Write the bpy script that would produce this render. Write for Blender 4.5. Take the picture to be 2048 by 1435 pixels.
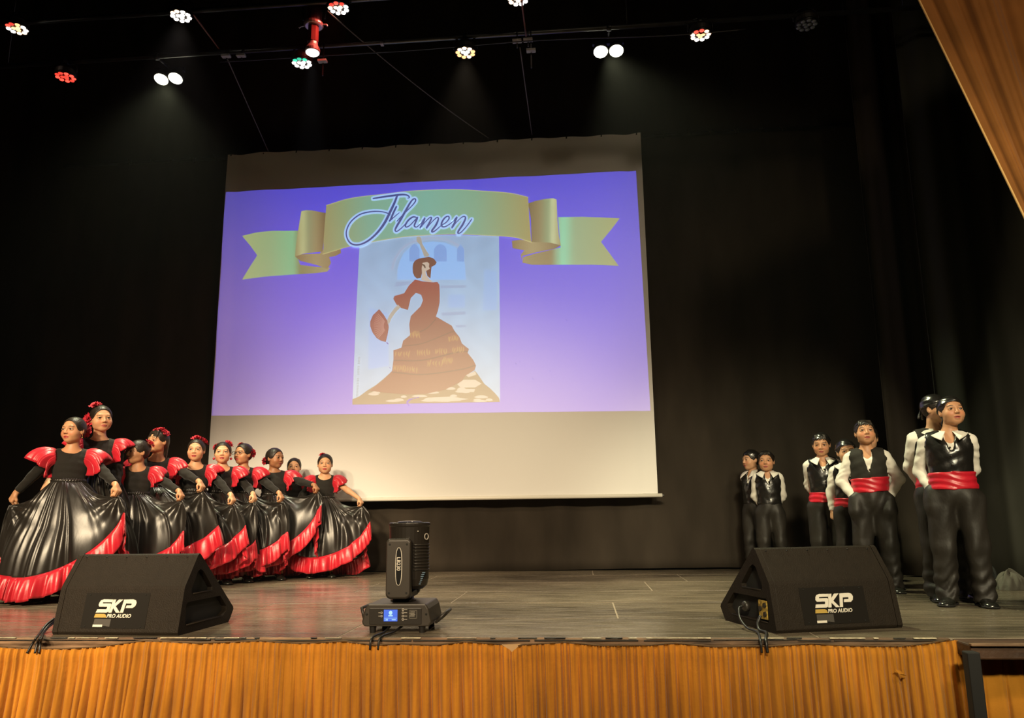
import bpy, bmesh, math, random
import numpy as np
from math import sin, cos, pi, radians, sqrt, atan2, exp
from mathutils import Matrix, Vector

for o in list(bpy.data.objects):
    bpy.data.objects.remove(o)
scene = bpy.context.scene
COL = scene.collection
rng = np.random.default_rng(7)

# ------------------------------------------------------------------ camera
FPX, ZC = 1560.0, 0.62
YAW, PITCH, ROLL = radians(4.85), radians(11.2), radians(0.735)
_f = np.array([-sin(YAW) * cos(PITCH), cos(YAW) * cos(PITCH), sin(PITCH)])
_r0 = np.array([cos(YAW), sin(YAW), 0.0])
_u0 = np.cross(_r0, _f)
_r = _r0 * cos(ROLL) - _u0 * sin(ROLL)
_u = _u0 * cos(ROLL) + _r0 * sin(ROLL)
cam_data = bpy.data.cameras.new('camera')
cam_data.sensor_width = 36.0
cam_data.lens = FPX / 2048 * 36.0
cam_data.clip_start = 0.05
cam_data.clip_end = 200
cam = bpy.data.objects.new('camera', cam_data)
M = Matrix.Identity(4)
for i in range(3):
    M[i][0], M[i][1], M[i][2] = _r[i], _u[i], -_f[i]
M[2][3] = ZC
cam.matrix_world = M
COL.objects.link(cam)
scene.camera = cam


def at(x, y, Y):
    """point of the place seen at photo pixel (x, y) at stage depth Y"""
    d = _f + _r * (x - 1024) / FPX - _u * (y - 717.5) / FPX
    return np.array([0, 0, ZC]) + d * Y / d[1]


def onz(x, y, z=0.0):
    d = _f + _r * (x - 1024) / FPX - _u * (y - 717.5) / FPX
    return np.array([0, 0, ZC]) + d * (z - ZC) / d[2]


# ------------------------------------------------------------------ world and big lights
world = bpy.data.worlds.new('world')
scene.world = world
world.use_nodes = True
world.node_tree.nodes['Background'].inputs[0].default_value = (0.010, 0.0095, 0.007, 1)
world.node_tree.nodes['Background'].inputs[1].default_value = 0.05
vs = scene.view_settings
vs.view_transform = 'Standard'
vs.look = 'None'
vs.gamma = 1.0
vs.exposure = 0.0
vs.use_curve_mapping = False
try:
    scene.cycles.use_denoising = True
    scene.cycles.max_bounces = 5
    scene.cycles.diffuse_bounces = 2
    scene.cycles.glossy_bounces = 3
    scene.cycles.transmission_bounces = 2
    scene.cycles.volume_bounces = 0
    scene.cycles.caustics_reflective = False
    scene.cycles.caustics_refractive = False
    scene.cycles.adaptive_threshold = 0.02
except Exception:
    pass


def spot(name, loc, target, power, color, angle, blend, size=0.1, parent=None):
    l = bpy.data.lights.new(name, 'SPOT')
    l.energy = power
    l.color = color
    l.spot_size = radians(angle)
    l.spot_blend = blend
    l.shadow_soft_size = size
    o = bpy.data.objects.new(name, l)
    COL.objects.link(o)
    d = Vector(target) - Vector(loc)
    o.rotation_euler = d.to_track_quat('-Z', 'Y').to_euler()
    o.location = loc
    if parent is not None:
        o.parent = parent
        o.matrix_parent_inverse = parent.matrix_world.inverted()
    return o


# front-of-house spots hang in the auditorium behind the camera
WARM = (1.0, 0.78, 0.50)
for fx, tx, ty, pw_ in ((-5.0, -3.75, 5.9, 5200), (-2.4, -3.1, 6.3, 3600)):      # tight pair on the girls
    spot('front_spot', (fx, -6.2, 5.6), (tx, ty, 0.1), pw_, WARM, 19, 0.55, 0.4)
for fx, tx, pw_ in ((-2.8, -1.9, 3600), (-0.2, -1.0, 3600)):      # soft pair on the middle of the stage
    spot('front_spot', (fx, -6.2, 5.6), (tx, 7.2, -0.1), pw_, WARM, 29, 0.95, 0.4)
for fx, tx, pw_ in ((0.6, 2.1, 3600), (2.6, 2.3, 1300)):          # pair on the boys
    spot('front_spot', (fx, -6.2, 5.6), (tx, 6.5, 0.4), pw_, (1.0, 0.90, 0.60), 21, 0.6, 0.4)
# unseen fill spots, added to brighten the stage skirt and the house curtain
spot('curtain_fill', (2.9, -1.6, 5.8), (1.9, 4.2, 0.6), 900, (1.0, 0.78, 0.52), 84, 0.9, 0.4)
spot('curtain_fill', (-2.2, -1.6, 5.8), (-1.8, 4.2, 0.0), 330, (1.0, 0.78, 0.52), 76, 0.9, 0.4)

# ------------------------------------------------------------------ materials
MATS = {}


def mat(name, color, rough=0.6, metal=0.0, spec=0.5, noise=None, bump=None, emit=None, estr=0.0,
        sheen=0.0, coat=0.0, attr=None, aniso=0.0):
    """noise=(scale, amount, stretch xyz); bump=(scale, strength, stretch xyz)"""
    if name in MATS:
        return MATS[name]
    m = bpy.data.materials.new(name)
    m.use_nodes = True
    nt = m.node_tree
    b = nt.nodes['Principled BSDF']
    b.inputs['Base Color'].default_value = (*color, 1)
    b.inputs['Roughness'].default_value = rough
    b.inputs['Metallic'].default_value = metal
    b.inputs['Specular IOR Level'].default_value = spec
    b.inputs['Sheen Weight'].default_value = sheen
    b.inputs['Coat Weight'].default_value = coat
    b.inputs['Anisotropic'].default_value = aniso
    if emit:
        b.inputs['Emission Color'].default_value = (*emit, 1)
        b.inputs['Emission Strength'].default_value = estr
    tc = nt.nodes.new('ShaderNodeTexCoord')

    def noise_node(scale, st):
        mp = nt.nodes.new('ShaderNodeMapping')
        mp.inputs['Scale'].default_value = st
        nt.links.new(tc.outputs['Object'], mp.inputs[0])
        n = nt.nodes.new('ShaderNodeTexNoise')
        n.inputs['Scale'].default_value = scale
        n.inputs['Detail'].default_value = 5
        nt.links.new(mp.outputs[0], n.inputs[0])
        return n
    src = None
    if attr:
        a = nt.nodes.new('ShaderNodeAttribute')
        a.attribute_name = attr
        src = a.outputs['Color']
        nt.links.new(src, b.inputs['Base Color'])
    if noise:
        n = noise_node(noise[0], noise[2] if len(noise) > 2 else (1, 1, 1))
        r = nt.nodes.new('ShaderNodeMapRange')
        r.inputs[1].default_value = 0.3
        r.inputs[2].default_value = 0.7
        r.inputs[3].default_value = 1 - noise[1]
        r.inputs[4].default_value = 1 + noise[1]
        nt.links.new(n.outputs[0], r.inputs[0])
        mx = nt.nodes.new('ShaderNodeMix')
        mx.data_type = 'RGBA'
        mx.blend_type = 'MULTIPLY'
        mx.inputs[0].default_value = 1
        mx.inputs[6].default_value = (*color, 1)
        if src:
            nt.links.new(src, mx.inputs[6])
        nt.links.new(r.outputs[0], mx.inputs[7])
        nt.links.new(mx.outputs[2], b.inputs['Base Color'])
    if bump:
        n = noise_node(bump[0], bump[2] if len(bump) > 2 else (1, 1, 1))
        bp = nt.nodes.new('ShaderNodeBump')
        bp.inputs['Strength'].default_value = bump[1]
        bp.inputs['Distance'].default_value = 0.01
        nt.links.new(n.outputs[0], bp.inputs['Height'])
        nt.links.new(bp.outputs[0], b.inputs['Normal'])
    MATS[name] = m
    return m


def srgb(r, g, b):
    return tuple(((c / 255 + 0.055) / 1.055) ** 2.4 if c > 10 else c / 255 / 12.92 for c in (r, g, b))


skin = mat('skin', (0.5, 0.28, 0.16), 0.48, spec=0.4, attr='Col')
hair_m = mat('dark_hair', (0.016, 0.010, 0.006), 0.45, spec=0.4, bump=(60, 0.35, (1, 0.25, 1)))
satin_black = mat('black_satin', (0.013, 0.0105, 0.0085), 0.33, spec=0.5, bump=(5, 0.35, (2, 2, 0.5)), sheen=0.08)
vest_satin = mat('vest_satin', (0.010, 0.009, 0.008), 0.27, spec=0.8, bump=(16, 0.5))
vest_matte = mat('vest_cotton', (0.022, 0.020, 0.016), 0.75, spec=0.2, bump=(25, 0.35))
knit_black = mat('black_knit', (0.014, 0.012, 0.010), 0.85, spec=0.2, bump=(30, 0.3), sheen=0.1)
satin_red = mat('red_satin', (0.48, 0.011, 0.025), 0.36, spec=0.5, noise=(7, 0.18), bump=(12, 0.35), sheen=0.1)
sash_red = mat('sash_satin', (0.55, 0.012, 0.028), 0.35, spec=0.6, noise=(9, 0.2), bump=(18, 0.55, (0.4, 0.4, 1.6)))
rose_red = mat('rose_fabric', (0.56, 0.014, 0.035), 0.6, bump=(35, 0.5))
shirt_m = mat('white_cotton', (0.78, 0.74, 0.66), 0.8, spec=0.2, bump=(16, 0.5, (1, 1, 0.7)))
trouser_m = mat('black_trouser', (0.017, 0.014, 0.011), 0.55, spec=0.4, noise=(5, 0.3), bump=(9, 0.9, (1, 1, 0.6)))
shoe_m = mat('black_leather', (0.012, 0.012, 0.010), 0.18, spec=0.8)
sole_m = mat('shoe_sole', (0.010, 0.008, 0.007), 0.7)
eye_white = mat('eye_white', (0.70, 0.66, 0.60), 0.25)
iris_m = mat('iris', (0.012, 0.007, 0.004), 0.15)
gold_m = mat('gold', (0.8, 0.55, 0.2), 0.3, metal=1.0)
glass_frame = mat('spectacle_frame', (0.01, 0.01, 0.01), 0.3)
plastic_black = mat('black_plastic', (0.018, 0.015, 0.012), 0.45, bump=(90, 0.15))
cab_black = mat('cabinet_paint', (0.014, 0.010, 0.0065), 0.62, spec=0.18, noise=(30, 0.12), bump=(160, 0.35))
cab_inner = mat('cabinet_recess', (0.006, 0.006, 0.005), 0.8)
logo_white = mat('logo_white', (0.62, 0.58, 0.50), 0.5)
logo_gold = mat('logo_gold', (0.40, 0.27, 0.06), 0.45)
metal_dark = mat('dark_metal', (0.03, 0.03, 0.03), 0.4, metal=0.8)
steel = mat('steel_pipe', (0.10, 0.10, 0.095), 0.42, metal=0.9, noise=(6, 0.3))
rubber = mat('cable_rubber', (0.010, 0.009, 0.008), 0.42)
rope_m = mat('grey_rope', (0.11, 0.09, 0.07), 0.8)
cloth_white = mat('screen_cloth', (0.80, 0.80, 0.78), 0.9, spec=0.1, bump=(3, 0.15, (2, 1, 0.5)))
curtain_black = mat('black_velour', (0.036, 0.029, 0.022), 0.95, spec=0.08, noise=(1.6, 0.25, (2, 1, 0.6)))
curtain_grey = mat('wing_velour', (0.032, 0.033, 0.025), 0.8, spec=0.2, noise=(1.5, 0.3, (2, 2, 0.5)))
gold_velvet = mat('gold_velvet', (0.45, 0.18, 0.018), 0.85, spec=0.12, sheen=0.15,
                  noise=(5, 0.22, (1.5, 1, 0.5)), bump=(40, 0.2))
house_velvet = mat('house_velvet', (0.205, 0.078, 0.016), 0.85, spec=0.15, sheen=0.15, noise=(3, 0.2))
wood_lip = mat('worn_wood', (0.15, 0.088, 0.048), 0.7, noise=(9, 0.75, (0.5, 1, 3)), bump=(20, 0.8, (0.2, 1, 1)))
edge_pale = mat('chipped_paint', (0.55, 0.47, 0.32), 0.6, noise=(30, 0.5))
edge_dark = mat('edge_black', (0.014, 0.011, 0.008), 0.6)
wood_dark = mat('dark_stained_wood', (0.055, 0.026, 0.013), 0.6, noise=(10, 0.6, (0.3, 1, 2)), bump=(20, 0.5))
black_paint = mat('black_paint', (0.008, 0.0075, 0.007), 0.8)
tag_white = mat('label_white', (0.55, 0.55, 0.5), 0.6)


def attr_emission_mat(name):  # one-sided: light thrown on the front of the cloth only
    """white cloth that also carries the projector's light, colour read per point of the picture"""
    m = bpy.data.materials.new(name)
    m.use_nodes = True
    nt = m.node_tree
    b = nt.nodes['Principled BSDF']
    b.inputs['Base Color'].default_value = (0.80, 0.80, 0.78, 1)
    b.inputs['Roughness'].default_value = 0.9
    b.inputs['Specular IOR Level'].default_value = 0.1
    a = nt.nodes.new('ShaderNodeAttribute')
    a.attribute_name = 'Col'
    nt.links.new(a.outputs['Color'], b.inputs['Emission Color'])
    g = nt.nodes.new('ShaderNodeNewGeometry')
    sb = nt.nodes.new('ShaderNodeMath')
    sb.operation = 'SUBTRACT'
    sb.inputs[0].default_value = 1.0
    nt.links.new(g.outputs['Backfacing'], sb.inputs[1])
    nt.links.new(sb.outputs[0], b.inputs['Emission Strength'])
    b.inputs['Emission Strength'].default_value = 1.0
    MATS[name] = m
    return m


proj_m = attr_emission_mat('projected_light')
ink_m = attr_emission_mat('projected_line')
for l_ in list(ink_m.node_tree.links):      # thin strokes may fold over themselves
    if l_.to_socket.name == 'Emission Strength':
        ink_m.node_tree.links.remove(l_)


def floor_material():
    m = bpy.data.materials.new('worn_black_boards')
    m.use_nodes = True
    nt = m.node_tree
    b = nt.nodes['Principled BSDF']
    tc = nt.nodes.new('ShaderNodeTexCoord')

    def nz(scale, st, detail=6):
        mp = nt.nodes.new('ShaderNodeMapping')
        mp.inputs['Scale'].default_value = st
        nt.links.new(tc.outputs['Object'], mp.inputs[0])
        n = nt.nodes.new('ShaderNodeTexNoise')
        n.inputs['Scale'].default_value = scale
        n.inputs['Detail'].default_value = detail
        n.inputs['Roughness'].default_value = 0.65
        nt.links.new(mp.outputs[0], n.inputs[0])
        return n
    streak = nz(2.4, (0.8, 13.0, 1), 9)
    big = nz(0.9, (0.6, 1.2, 1), 3)
    scuff = nz(7.0, (0.5, 5.0, 1))
    cr = nt.nodes.new('ShaderNodeValToRGB')
    cr.color_ramp.elements[0].position = 0.36
    cr.color_ramp.elements[0].color = (0.022, 0.018, 0.013, 1)
    cr.color_ramp.elements[1].position = 0.66
    cr.color_ramp.elements[1].color = (0.27, 0.22, 0.155, 1)
    mx = nt.nodes.new('ShaderNodeMath')
    mx.operation = 'MULTIPLY_ADD'
    mx.inputs[1].default_value = 0.45
    nt.links.new(big.outputs[0], mx.inputs[0])
    mb = nt.nodes.new('ShaderNodeMath')
    mb.operation = 'MULTIPLY'
    mb.inputs[1].default_value = 0.58
    nt.links.new(streak.outputs[0], mb.inputs[0])
    nt.links.new(mb.outputs[0], mx.inputs[2])
    nt.links.new(mx.outputs[0], cr.inputs[0])
    nt.links.new(cr.outputs[0], b.inputs['Base Color'])
    rr = nt.nodes.new('ShaderNodeMapRange')
    rr.inputs[1].default_value = 0.3
    rr.inputs[2].default_value = 0.7
    rr.inputs[3].default_value = 0.09
    rr.inputs[4].default_value = 0.36
    nt.links.new(scuff.outputs[0], rr.inputs[0])
    nt.links.new(rr.outputs[0], b.inputs['Roughness'])
    bp = nt.nodes.new('ShaderNodeBump')
    bp.inputs['Strength'].default_value = 0.12
    bp.inputs['Distance'].default_value = 0.004
    nt.links.new(streak.outputs[0], bp.inputs['Height'])
    nt.links.new(bp.outputs[0], b.inputs['Normal'])
    b.inputs['Specular IOR Level'].default_value = 0.55
    return m


floor_m = floor_material()
dust_m = mat('pale_floor_dust', (0.26, 0.21, 0.15), 0.8)


# ------------------------------------------------------------------ mesh helpers
def link_mesh(name, me, material, parent=None):
    o = bpy.data.objects.new(name, me)
    COL.objects.link(o)
    if material is not None and len(me.materials) == 0:
        me.materials.append(material)
    if parent is not None:
        o.parent = parent
    return o


def np_mesh(name, V, Q, material, parent=None, smooth=True, col=None):
    """V (n,3), Q (m,4) quads"""
    me = bpy.data.meshes.new(name)
    V = np.asarray(V, dtype=np.float32)
    Q = np.asarray(Q, dtype=np.int32)
    k = Q.shape[1]
    me.vertices.add(len(V))
    me.vertices.foreach_set('co', V.ravel())
    me.loops.add(Q.size)
    me.loops.foreach_set('vertex_index', Q.ravel())
    me.polygons.add(len(Q))
    me.polygons.foreach_set('loop_start', np.arange(0, Q.size, k, dtype=np.int32))
    me.polygons.foreach_set('loop_total', np.full(len(Q), k, dtype=np.int32))
    me.polygons.foreach_set('use_smooth', np.full(len(Q), smooth, dtype=bool))
    me.update(calc_edges=True)
    if col is not None:
        a = me.color_attributes.new('Col', 'FLOAT_COLOR', 'POINT')
        c = np.ones((len(V), 4), dtype=np.float32)
        c[:, :3] = col
        a.data.foreach_set('color', c.ravel())
    return link_mesh(name, me, material, parent)


class MB:
    def __init__(self):
        self.v, self.f = [], []

    def add(self, vs, fs):
        n = len(self.v)
        self.v += [tuple(map(float, p)) for p in vs]
        self.f += [tuple(i + n for i in f) for f in fs]
        return self

    def box(self, c, s, rot=None):
        R = rot if rot is not None else Matrix.Identity(3)
        vs = []
        for dz in (-.5, .5):
            for dx, dy in ((-.5, -.5), (.5, -.5), (.5, .5), (-.5, .5)):
                vs.append(Vector(c) + R @ Vector((dx * s[0], dy * s[1], dz * s[2])))
        return self.add(vs, [(3, 2, 1, 0), (4, 5, 6, 7), (0, 1, 5, 4), (1, 2, 6, 5), (2, 3, 7, 6), (3, 0, 4, 7)])

    def ring(self, c, ax, r, n, ref=None):
        ax = Vector(ax).normalized()
        a = ax.orthogonal().normalized() if ref is None else (Vector(ref) - ax * Vector(ref).dot(ax)).normalized()
        b = ax.cross(a)
        return [Vector(c) + (a * cos(2 * pi * i / n) + b * sin(2 * pi * i / n)) * r for i in range(n)]

    def loft(self, rings, cap=True, closed=True):
        n = len(rings[0])
        vs = [p for r in rings for p in r]
        fs = []
        for k in range(len(rings) - 1):
            for i in range(n if closed else n - 1):
                j = (i + 1) % n
                fs.append((k * n + i, k * n + j, (k + 1) * n + j, (k + 1) * n + i))
        if cap:
            fs.append(tuple(range(n - 1, -1, -1)))
            fs.append(tuple((len(rings) - 1) * n + i for i in range(n)))
        return self.add(vs, fs)

    def cyl(self, p0, p1, r0, r1=None, n=16, cap=True):
        r1 = r0 if r1 is None else r1
        ax = Vector(p1) - Vector(p0)
        return self.loft([self.ring(p0, ax, r0, n), self.ring(p1, ax, r1, n)], cap)

    def lathe(self, c, ax, prof, n=24, cap=True):
        ax = Vector(ax).normalized()
        return self.loft([self.ring(Vector(c) + ax * h, ax, r, n) for r, h in prof], cap)

    def tube(self, pts, r, n=8, cap=True):
        pts = [Vector(p) for p in pts]
        rings = []
        ref = None
        for i, p in enumerate(pts):
            t = (pts[min(i + 1, len(pts) - 1)] - pts[max(i - 1, 0)]).normalized()
            if ref is None:
                ref = t.orthogonal()
            ref = (ref - t * ref.dot(t)).normalized()
            rr = r[i] if isinstance(r, (list, tuple)) else r
            b = t.cross(ref)
            rings.append([p + (ref * cos(2 * pi * k / n) + b * sin(2 * pi * k / n)) * rr for k in range(n)])
        return self.loft(rings, cap)

    def prism(self, poly, x0, x1):
        """poly of (y,z) extruded along x"""
        n = len(poly)
        vs = [(x0, y, z) for y, z in poly] + [(x1, y, z) for y, z in poly]
        fs = [tuple(range(n)), tuple(range(2 * n - 1, n - 1, -1))]
        for i in range(n):
            j = (i + 1) % n
            fs.append((i, n + i, n + j, j))
        return self.add(vs, fs)

    def sphere(self, c, r, nu=12, nv=8):
        rings = []
        r = (r, r, r) if not isinstance(r, (tuple, list)) else r
        for k in range(nv + 1):
            t = max(0.02, min(pi - 0.02, pi * k / nv))
            rings.append([Vector((c[0] + r[0] * sin(t) * cos(2 * pi * i / nu), c[1] + r[1] * sin(t) * sin(2 * pi * i / nu),
                                  c[2] - r[2] * cos(t))) for i in range(nu)])
        return self.loft(rings, True)

    def grid(self, fn, nu, nv, closed_u=False):
        vs, fs = [], []
        for j in range(nv + 1):
            for i in range(nu if closed_u else nu + 1):
                vs.append(fn(i / nu, j / nv))
        w = nu if closed_u else nu + 1
        for j in range(nv):
            for i in range(nu):
                a = i
                b = (i + 1) % w
                fs.append((j * w + a, j * w + b, (j + 1) * w + b, (j + 1) * w + a))
        return self.add(vs, fs)

    def build(self, name, material, parent=None, smooth=False, bevel=0.0, solid=0.0, fix=True):
        me = bpy.data.meshes.new(name)
        me.from_pydata(self.v, [], self.f)
        if fix:
            bm = bmesh.new()
            bm.from_mesh(me)
            bmesh.ops.recalc_face_normals(bm, faces=bm.faces)
            bm.to_mesh(me)
            bm.free()
        if smooth:
            me.polygons.foreach_set('use_smooth', [True] * len(me.polygons))
        me.update()
        o = link_mesh(name, me, material, parent)
        if solid:
            s = o.modifiers.new('solid', 'SOLIDIFY')
            s.thickness = solid
            s.offset = 0
        if bevel:
            bv = o.modifiers.new('bevel', 'BEVEL')
            bv.width = bevel
            bv.segments = 2
            bv.limit_method = 'ANGLE'
        return o


def empty(name, loc=(0, 0, 0), rz=0.0):
    o = bpy.data.objects.new(name, None)
    o.empty_display_size = 0.1
    o.location = loc
    o.rotation_euler = (0, 0, rz)
    COL.objects.link(o)
    return o


def tag(o, label=None, cat=None, group=None, kind=None):
    if label:
        o['label'] = label
    if cat:
        o['category'] = cat
    if group:
        o['group'] = group
    if kind:
        o['kind'] = kind
    return o


def smooth_path(pts, n=8):
    """Catmull-Rom through pts"""
    P = [np.array(p, float) for p in pts]
    P = [2 * P[0] - P[1]] + P + [2 * P[-1] - P[-2]]
    out = []
    for i in range(1, len(P) - 2):
        for k in range(n):
            t = k / n
            a, b, c, d = P[i - 1], P[i], P[i + 1], P[i + 2]
            out.append(0.5 * ((2 * b) + (-a + c) * t + (2 * a - 5 * b + 4 * c - d) * t * t + (-a + 3 * b - 3 * c + d) * t ** 3))
    out.append(P[-2])
    return out


# ================================================================== SETTING
EDGE = 4.16          # front edge of the stage
WALL = 8.85          # back curtain
SCREEN_Y = 8.60

# stage floor: dusty substrate + painted boards
fl = MB().box((0.0, (EDGE + WALL) / 2 + 0.6, -0.0525), (14.0, WALL - EDGE + 1.2, 0.10)).build('floor', dust_m)
tag(fl, kind='structure')
rows = [EDGE, 4.90, 5.74, 6.56, 7.38, 8.2, 9.0, 9.85]
offs = [-1.285, 0.20, -0.95, 0.55, -1.5, 0.1, -0.7]
for r in range(len(rows) - 1):
    y0, y1 = rows[r], rows[r + 1]
    L = 2.44
    x = offs[r] - L * 3
    while x < 6.5:
        xa, xb = max(x, -6.9), min(x + L, 6.9)
        if xb - xa > 0.05:
            g = 0.005
            p = MB().box(((xa + xb) / 2, (y0 + y1) / 2, -0.006), (xb - xa - 2 * g, y1 - y0 - 4 * g, 0.012))
            p.build('floor_panel', floor_m, fl, bevel=0.0015)
        x += L

# wooden lip along the stage edge
lip = MB()
N = 260
rr = np.random.default_rng(3)
jit = np.convolve(rr.normal(0, 1, N + 13), np.ones(6) / 6, 'same')


def lipf(u, v):
    i = int(round(u * N))
    x = -5.5 + 7.26 * u
    prof = [(0.02, -0.001), (-0.008, 0.0005), (-0.016, -0.006), (-0.016, -0.028), (-0.010, -0.040), (-0.006, -0.085)]
    a, z = prof[int(round(v * 5))]
    return (x, EDGE + a + 0.003 * jit[i], z + 0.0022 * jit[(i * 7 + int(v * 5)) % N])


lip.grid(lipf, N, 5)
lipo = tag(lip.build('trim_1', wood_lip, smooth=False), kind='structure')
# chipped pale edge of the boards above the lip, in uneven lengths
ch = np.random.default_rng(12)
x = -5.2
while x < 1.72:
    L_ = ch.uniform(0.01, 0.13) * (1 if ch.uniform() < 0.85 else 2.5)
    if ch.uniform() < 0.72:
        hgt = ch.uniform(0.002, 0.005)
        MB().box((x + L_ / 2, EDGE - 0.0185 + ch.uniform(-.002, .002), 0.001), (L_, 0.012, hgt)).build('chipped_edge', edge_pale if ch.uniform() < 0.55 else edge_dark, lipo, bevel=0.001)
    x += L_ + ch.uniform(0.0, 0.05)
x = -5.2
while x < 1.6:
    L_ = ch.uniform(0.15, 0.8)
    MB().box((x + L_ / 2, EDGE - 0.0165, -0.009 + ch.uniform(-.003, .002)), (L_, 0.010, ch.uniform(0.003, 0.008))).build('edge_dark_strip', edge_dark, lipo, bevel=0.001)  # broken dark line on the lip below the chips
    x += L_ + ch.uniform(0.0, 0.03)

# extension of the apron on the right: dark wooden ledge
ext = MB().box((2.85, 4.075, -0.037), (2.14, 0.19, 0.066)).build('trim_2', wood_dark, bevel=0.008)
tag(ext, kind='structure')
MB().box((2.85, 3.972, -0.002), (2.15, 0.03, 0.012)).build('edge_strip', wood_lip, ext, bevel=0.003)

apron = MB().box((0, EDGE + 0.35, -0.6), (14, 0.04, 0.98)).build('wall_apron', black_paint)
tag(apron, kind='structure')

# ceiling high above the grid and the auditorium floor
tag(MB().box((0, 4.5, 8.2), (16, 18, 0.1)).build('ceiling', black_paint), kind='structure')
tag(MB().box((0, 1.0, -1.1), (16, 6.2, 0.1)).build('floor_auditorium', mat('dark_carpet', (0.02, 0.012, 0.01), 0.9)), kind='structure')


# ------------------------------------------------------------------ drapes
def drape(name, x0, x1, z0, z1, fn, mat_, nx, nz, label, cat='curtain', group=None, tilt=None):
    us = np.linspace(0, 1, nx + 1)
    vs_ = np.linspace(0, 1, nz + 1)
    Ug, Vg = np.meshgrid(us, vs_)
    X, Y, Z = fn(x0 + (x1 - x0) * Ug, Ug, Vg, z0 + (z1 - z0) * Vg)
    V = np.stack([X, Y, Z], -1).reshape(-1, 3)
    w = nx + 1
    i, j = np.meshgrid(np.arange(nx), np.arange(nz))
    a = (j * w + i).ravel()
    Q = np.stack([a, a + 1, a + 1 + w, a + w], -1)
    o = np_mesh(name, V, Q, mat_)
    s = o.modifiers.new('solid', 'SOLIDIFY')
    s.thickness = 0.006
    return tag(o, label, cat, group)


def backf(X, u, v, Z):
    y = WALL + 0.025 * np.sin(X * 5.1 + 0.6 * np.sin(X * 1.7)) * (0.35 + 0.65 * v) + 0.012 * np.sin(X * 13 + 1.5)
    sag = np.exp(-((Z - 0.05) / 0.10) ** 2)
    y = y - 0.05 * sag * (0.6 + 0.4 * np.sin(X * 2.3))
    return X, y, Z + 0.012 * np.sin(X * 1.3) * (1 - v)


drape('backdrop_curtain', -9.0, 4.2, 0.012, 8.0, backf, curtain_black, 520, 70,
      'wide black backdrop curtain hanging behind the projection screen')


def wingf(yb, amp, k, ph, lean):
    def f(X, u, v, Z):
        fold = np.sin(u * k + ph + 0.8 * np.sin(u * k * 0.37)) + 0.35 * np.sin(u * k * 2.3 + 1)
        return X + lean * (v - 0.3), yb + amp * fold * (0.8 + 0.35 * (1 - v)) - 0.25 * u, Z + 0.0 * X
    return f


drape('wing_curtain', 2.95, 4.1, 0.012, 6.4, wingf(7.75, 0.05, 22, 0.4, 0.02), curtain_black, 220, 24,
      'dark wing curtain behind the pair of boys standing furthest right')
drape('wing_curtain', 3.10, 5.3, 0.012, 6.4, wingf(6.95, 0.055, 26, 1.3, 0.03), curtain_grey, 300, 24,
      'grey green wing curtain at the right edge under the brown house curtain')
drape('wing_curtain', -8.6, -6.7, 0.012, 6.4, wingf(6.7, 0.055, 24, 0.3, 0.0), curtain_black, 200, 20,
      'black wing curtain hanging off to the far left of the girls')

# curtain pole above the backdrop, with fabric ties
bat = empty('curtain_batten', (0, WALL - 0.03, 5.0))
tag(bat, 'long steel batten carrying the black backdrop and the white screen', 'pipe')
ZB = 5.06
MB().cyl((-6.5, 0, ZB - 5), (3.5, 0, ZB - 5), 0.02, n=12).build('pipe', steel, bat, smooth=True)
tie_me = None
for i in range(30):
    x = -5.6 + i * 0.28
    if tie_me is None:
        m = MB()
        m.tube([(0, -0.024, -0.03), (0, -0.028, 0), (0, 0, 0.028), (0, 0.028, 0), (0, 0.01, -0.03)], 0.006, 6)
        m.tube([(0, -0.026, -0.01), (-0.03, -0.03, 0.035), (-0.012, -0.03, 0.05)], 0.006, 5)
        m.tube([(0, -0.026, -0.01), (0.028, -0.03, 0.03), (0.035, -0.03, -0.02)], 0.006, 5)
        t = m.build('fabric_tie', curtain_grey, bat, smooth=True)
        tie_me = t.data
    else:
        t = link_mesh('fabric_tie', tie_me, None, bat)
    t.location = (x, 0, ZB - 5)
    t.rotation_euler = (0, 0, 0.5 * sin(i * 2.1))

# stage skirt of gathered gold velvet
TOP = [(-400, 1290), (-200, 1288), (0, 1293), (60, 1296), (130, 1297), (200, 1293), (250, 1286), (290, 1281), (330, 1282), (400, 1286), (520, 1281),
       (600, 1286), (690, 1282), (750, 1290), (800, 1287), (870, 1290), (930, 1283), (1000, 1288), (1012, 1292), (1024, 1302), (1036, 1292), (1045, 1289), (1130, 1284),
       (1200, 1291), (1300, 1290), (1350, 1286), (1430, 1293), (1540, 1292), (1620, 1287), (1700, 1291), (1800, 1292),
       (1850, 1287), (1900, 1279), (1919, 1279), (1960, 1280)]
_tp = np.array([at(px, py, EDGE - 0.03)[[0, 2]] for px, py in TOP])


def pleat_profile(n, x0, x1, mean, seed):
    """irregular pleat positions"""
    r = np.random.default_rng(seed)
    c = x0 + np.cumsum(r.uniform(0.55, 1.5, n) * mean)
    return c[c < x1], r


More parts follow.
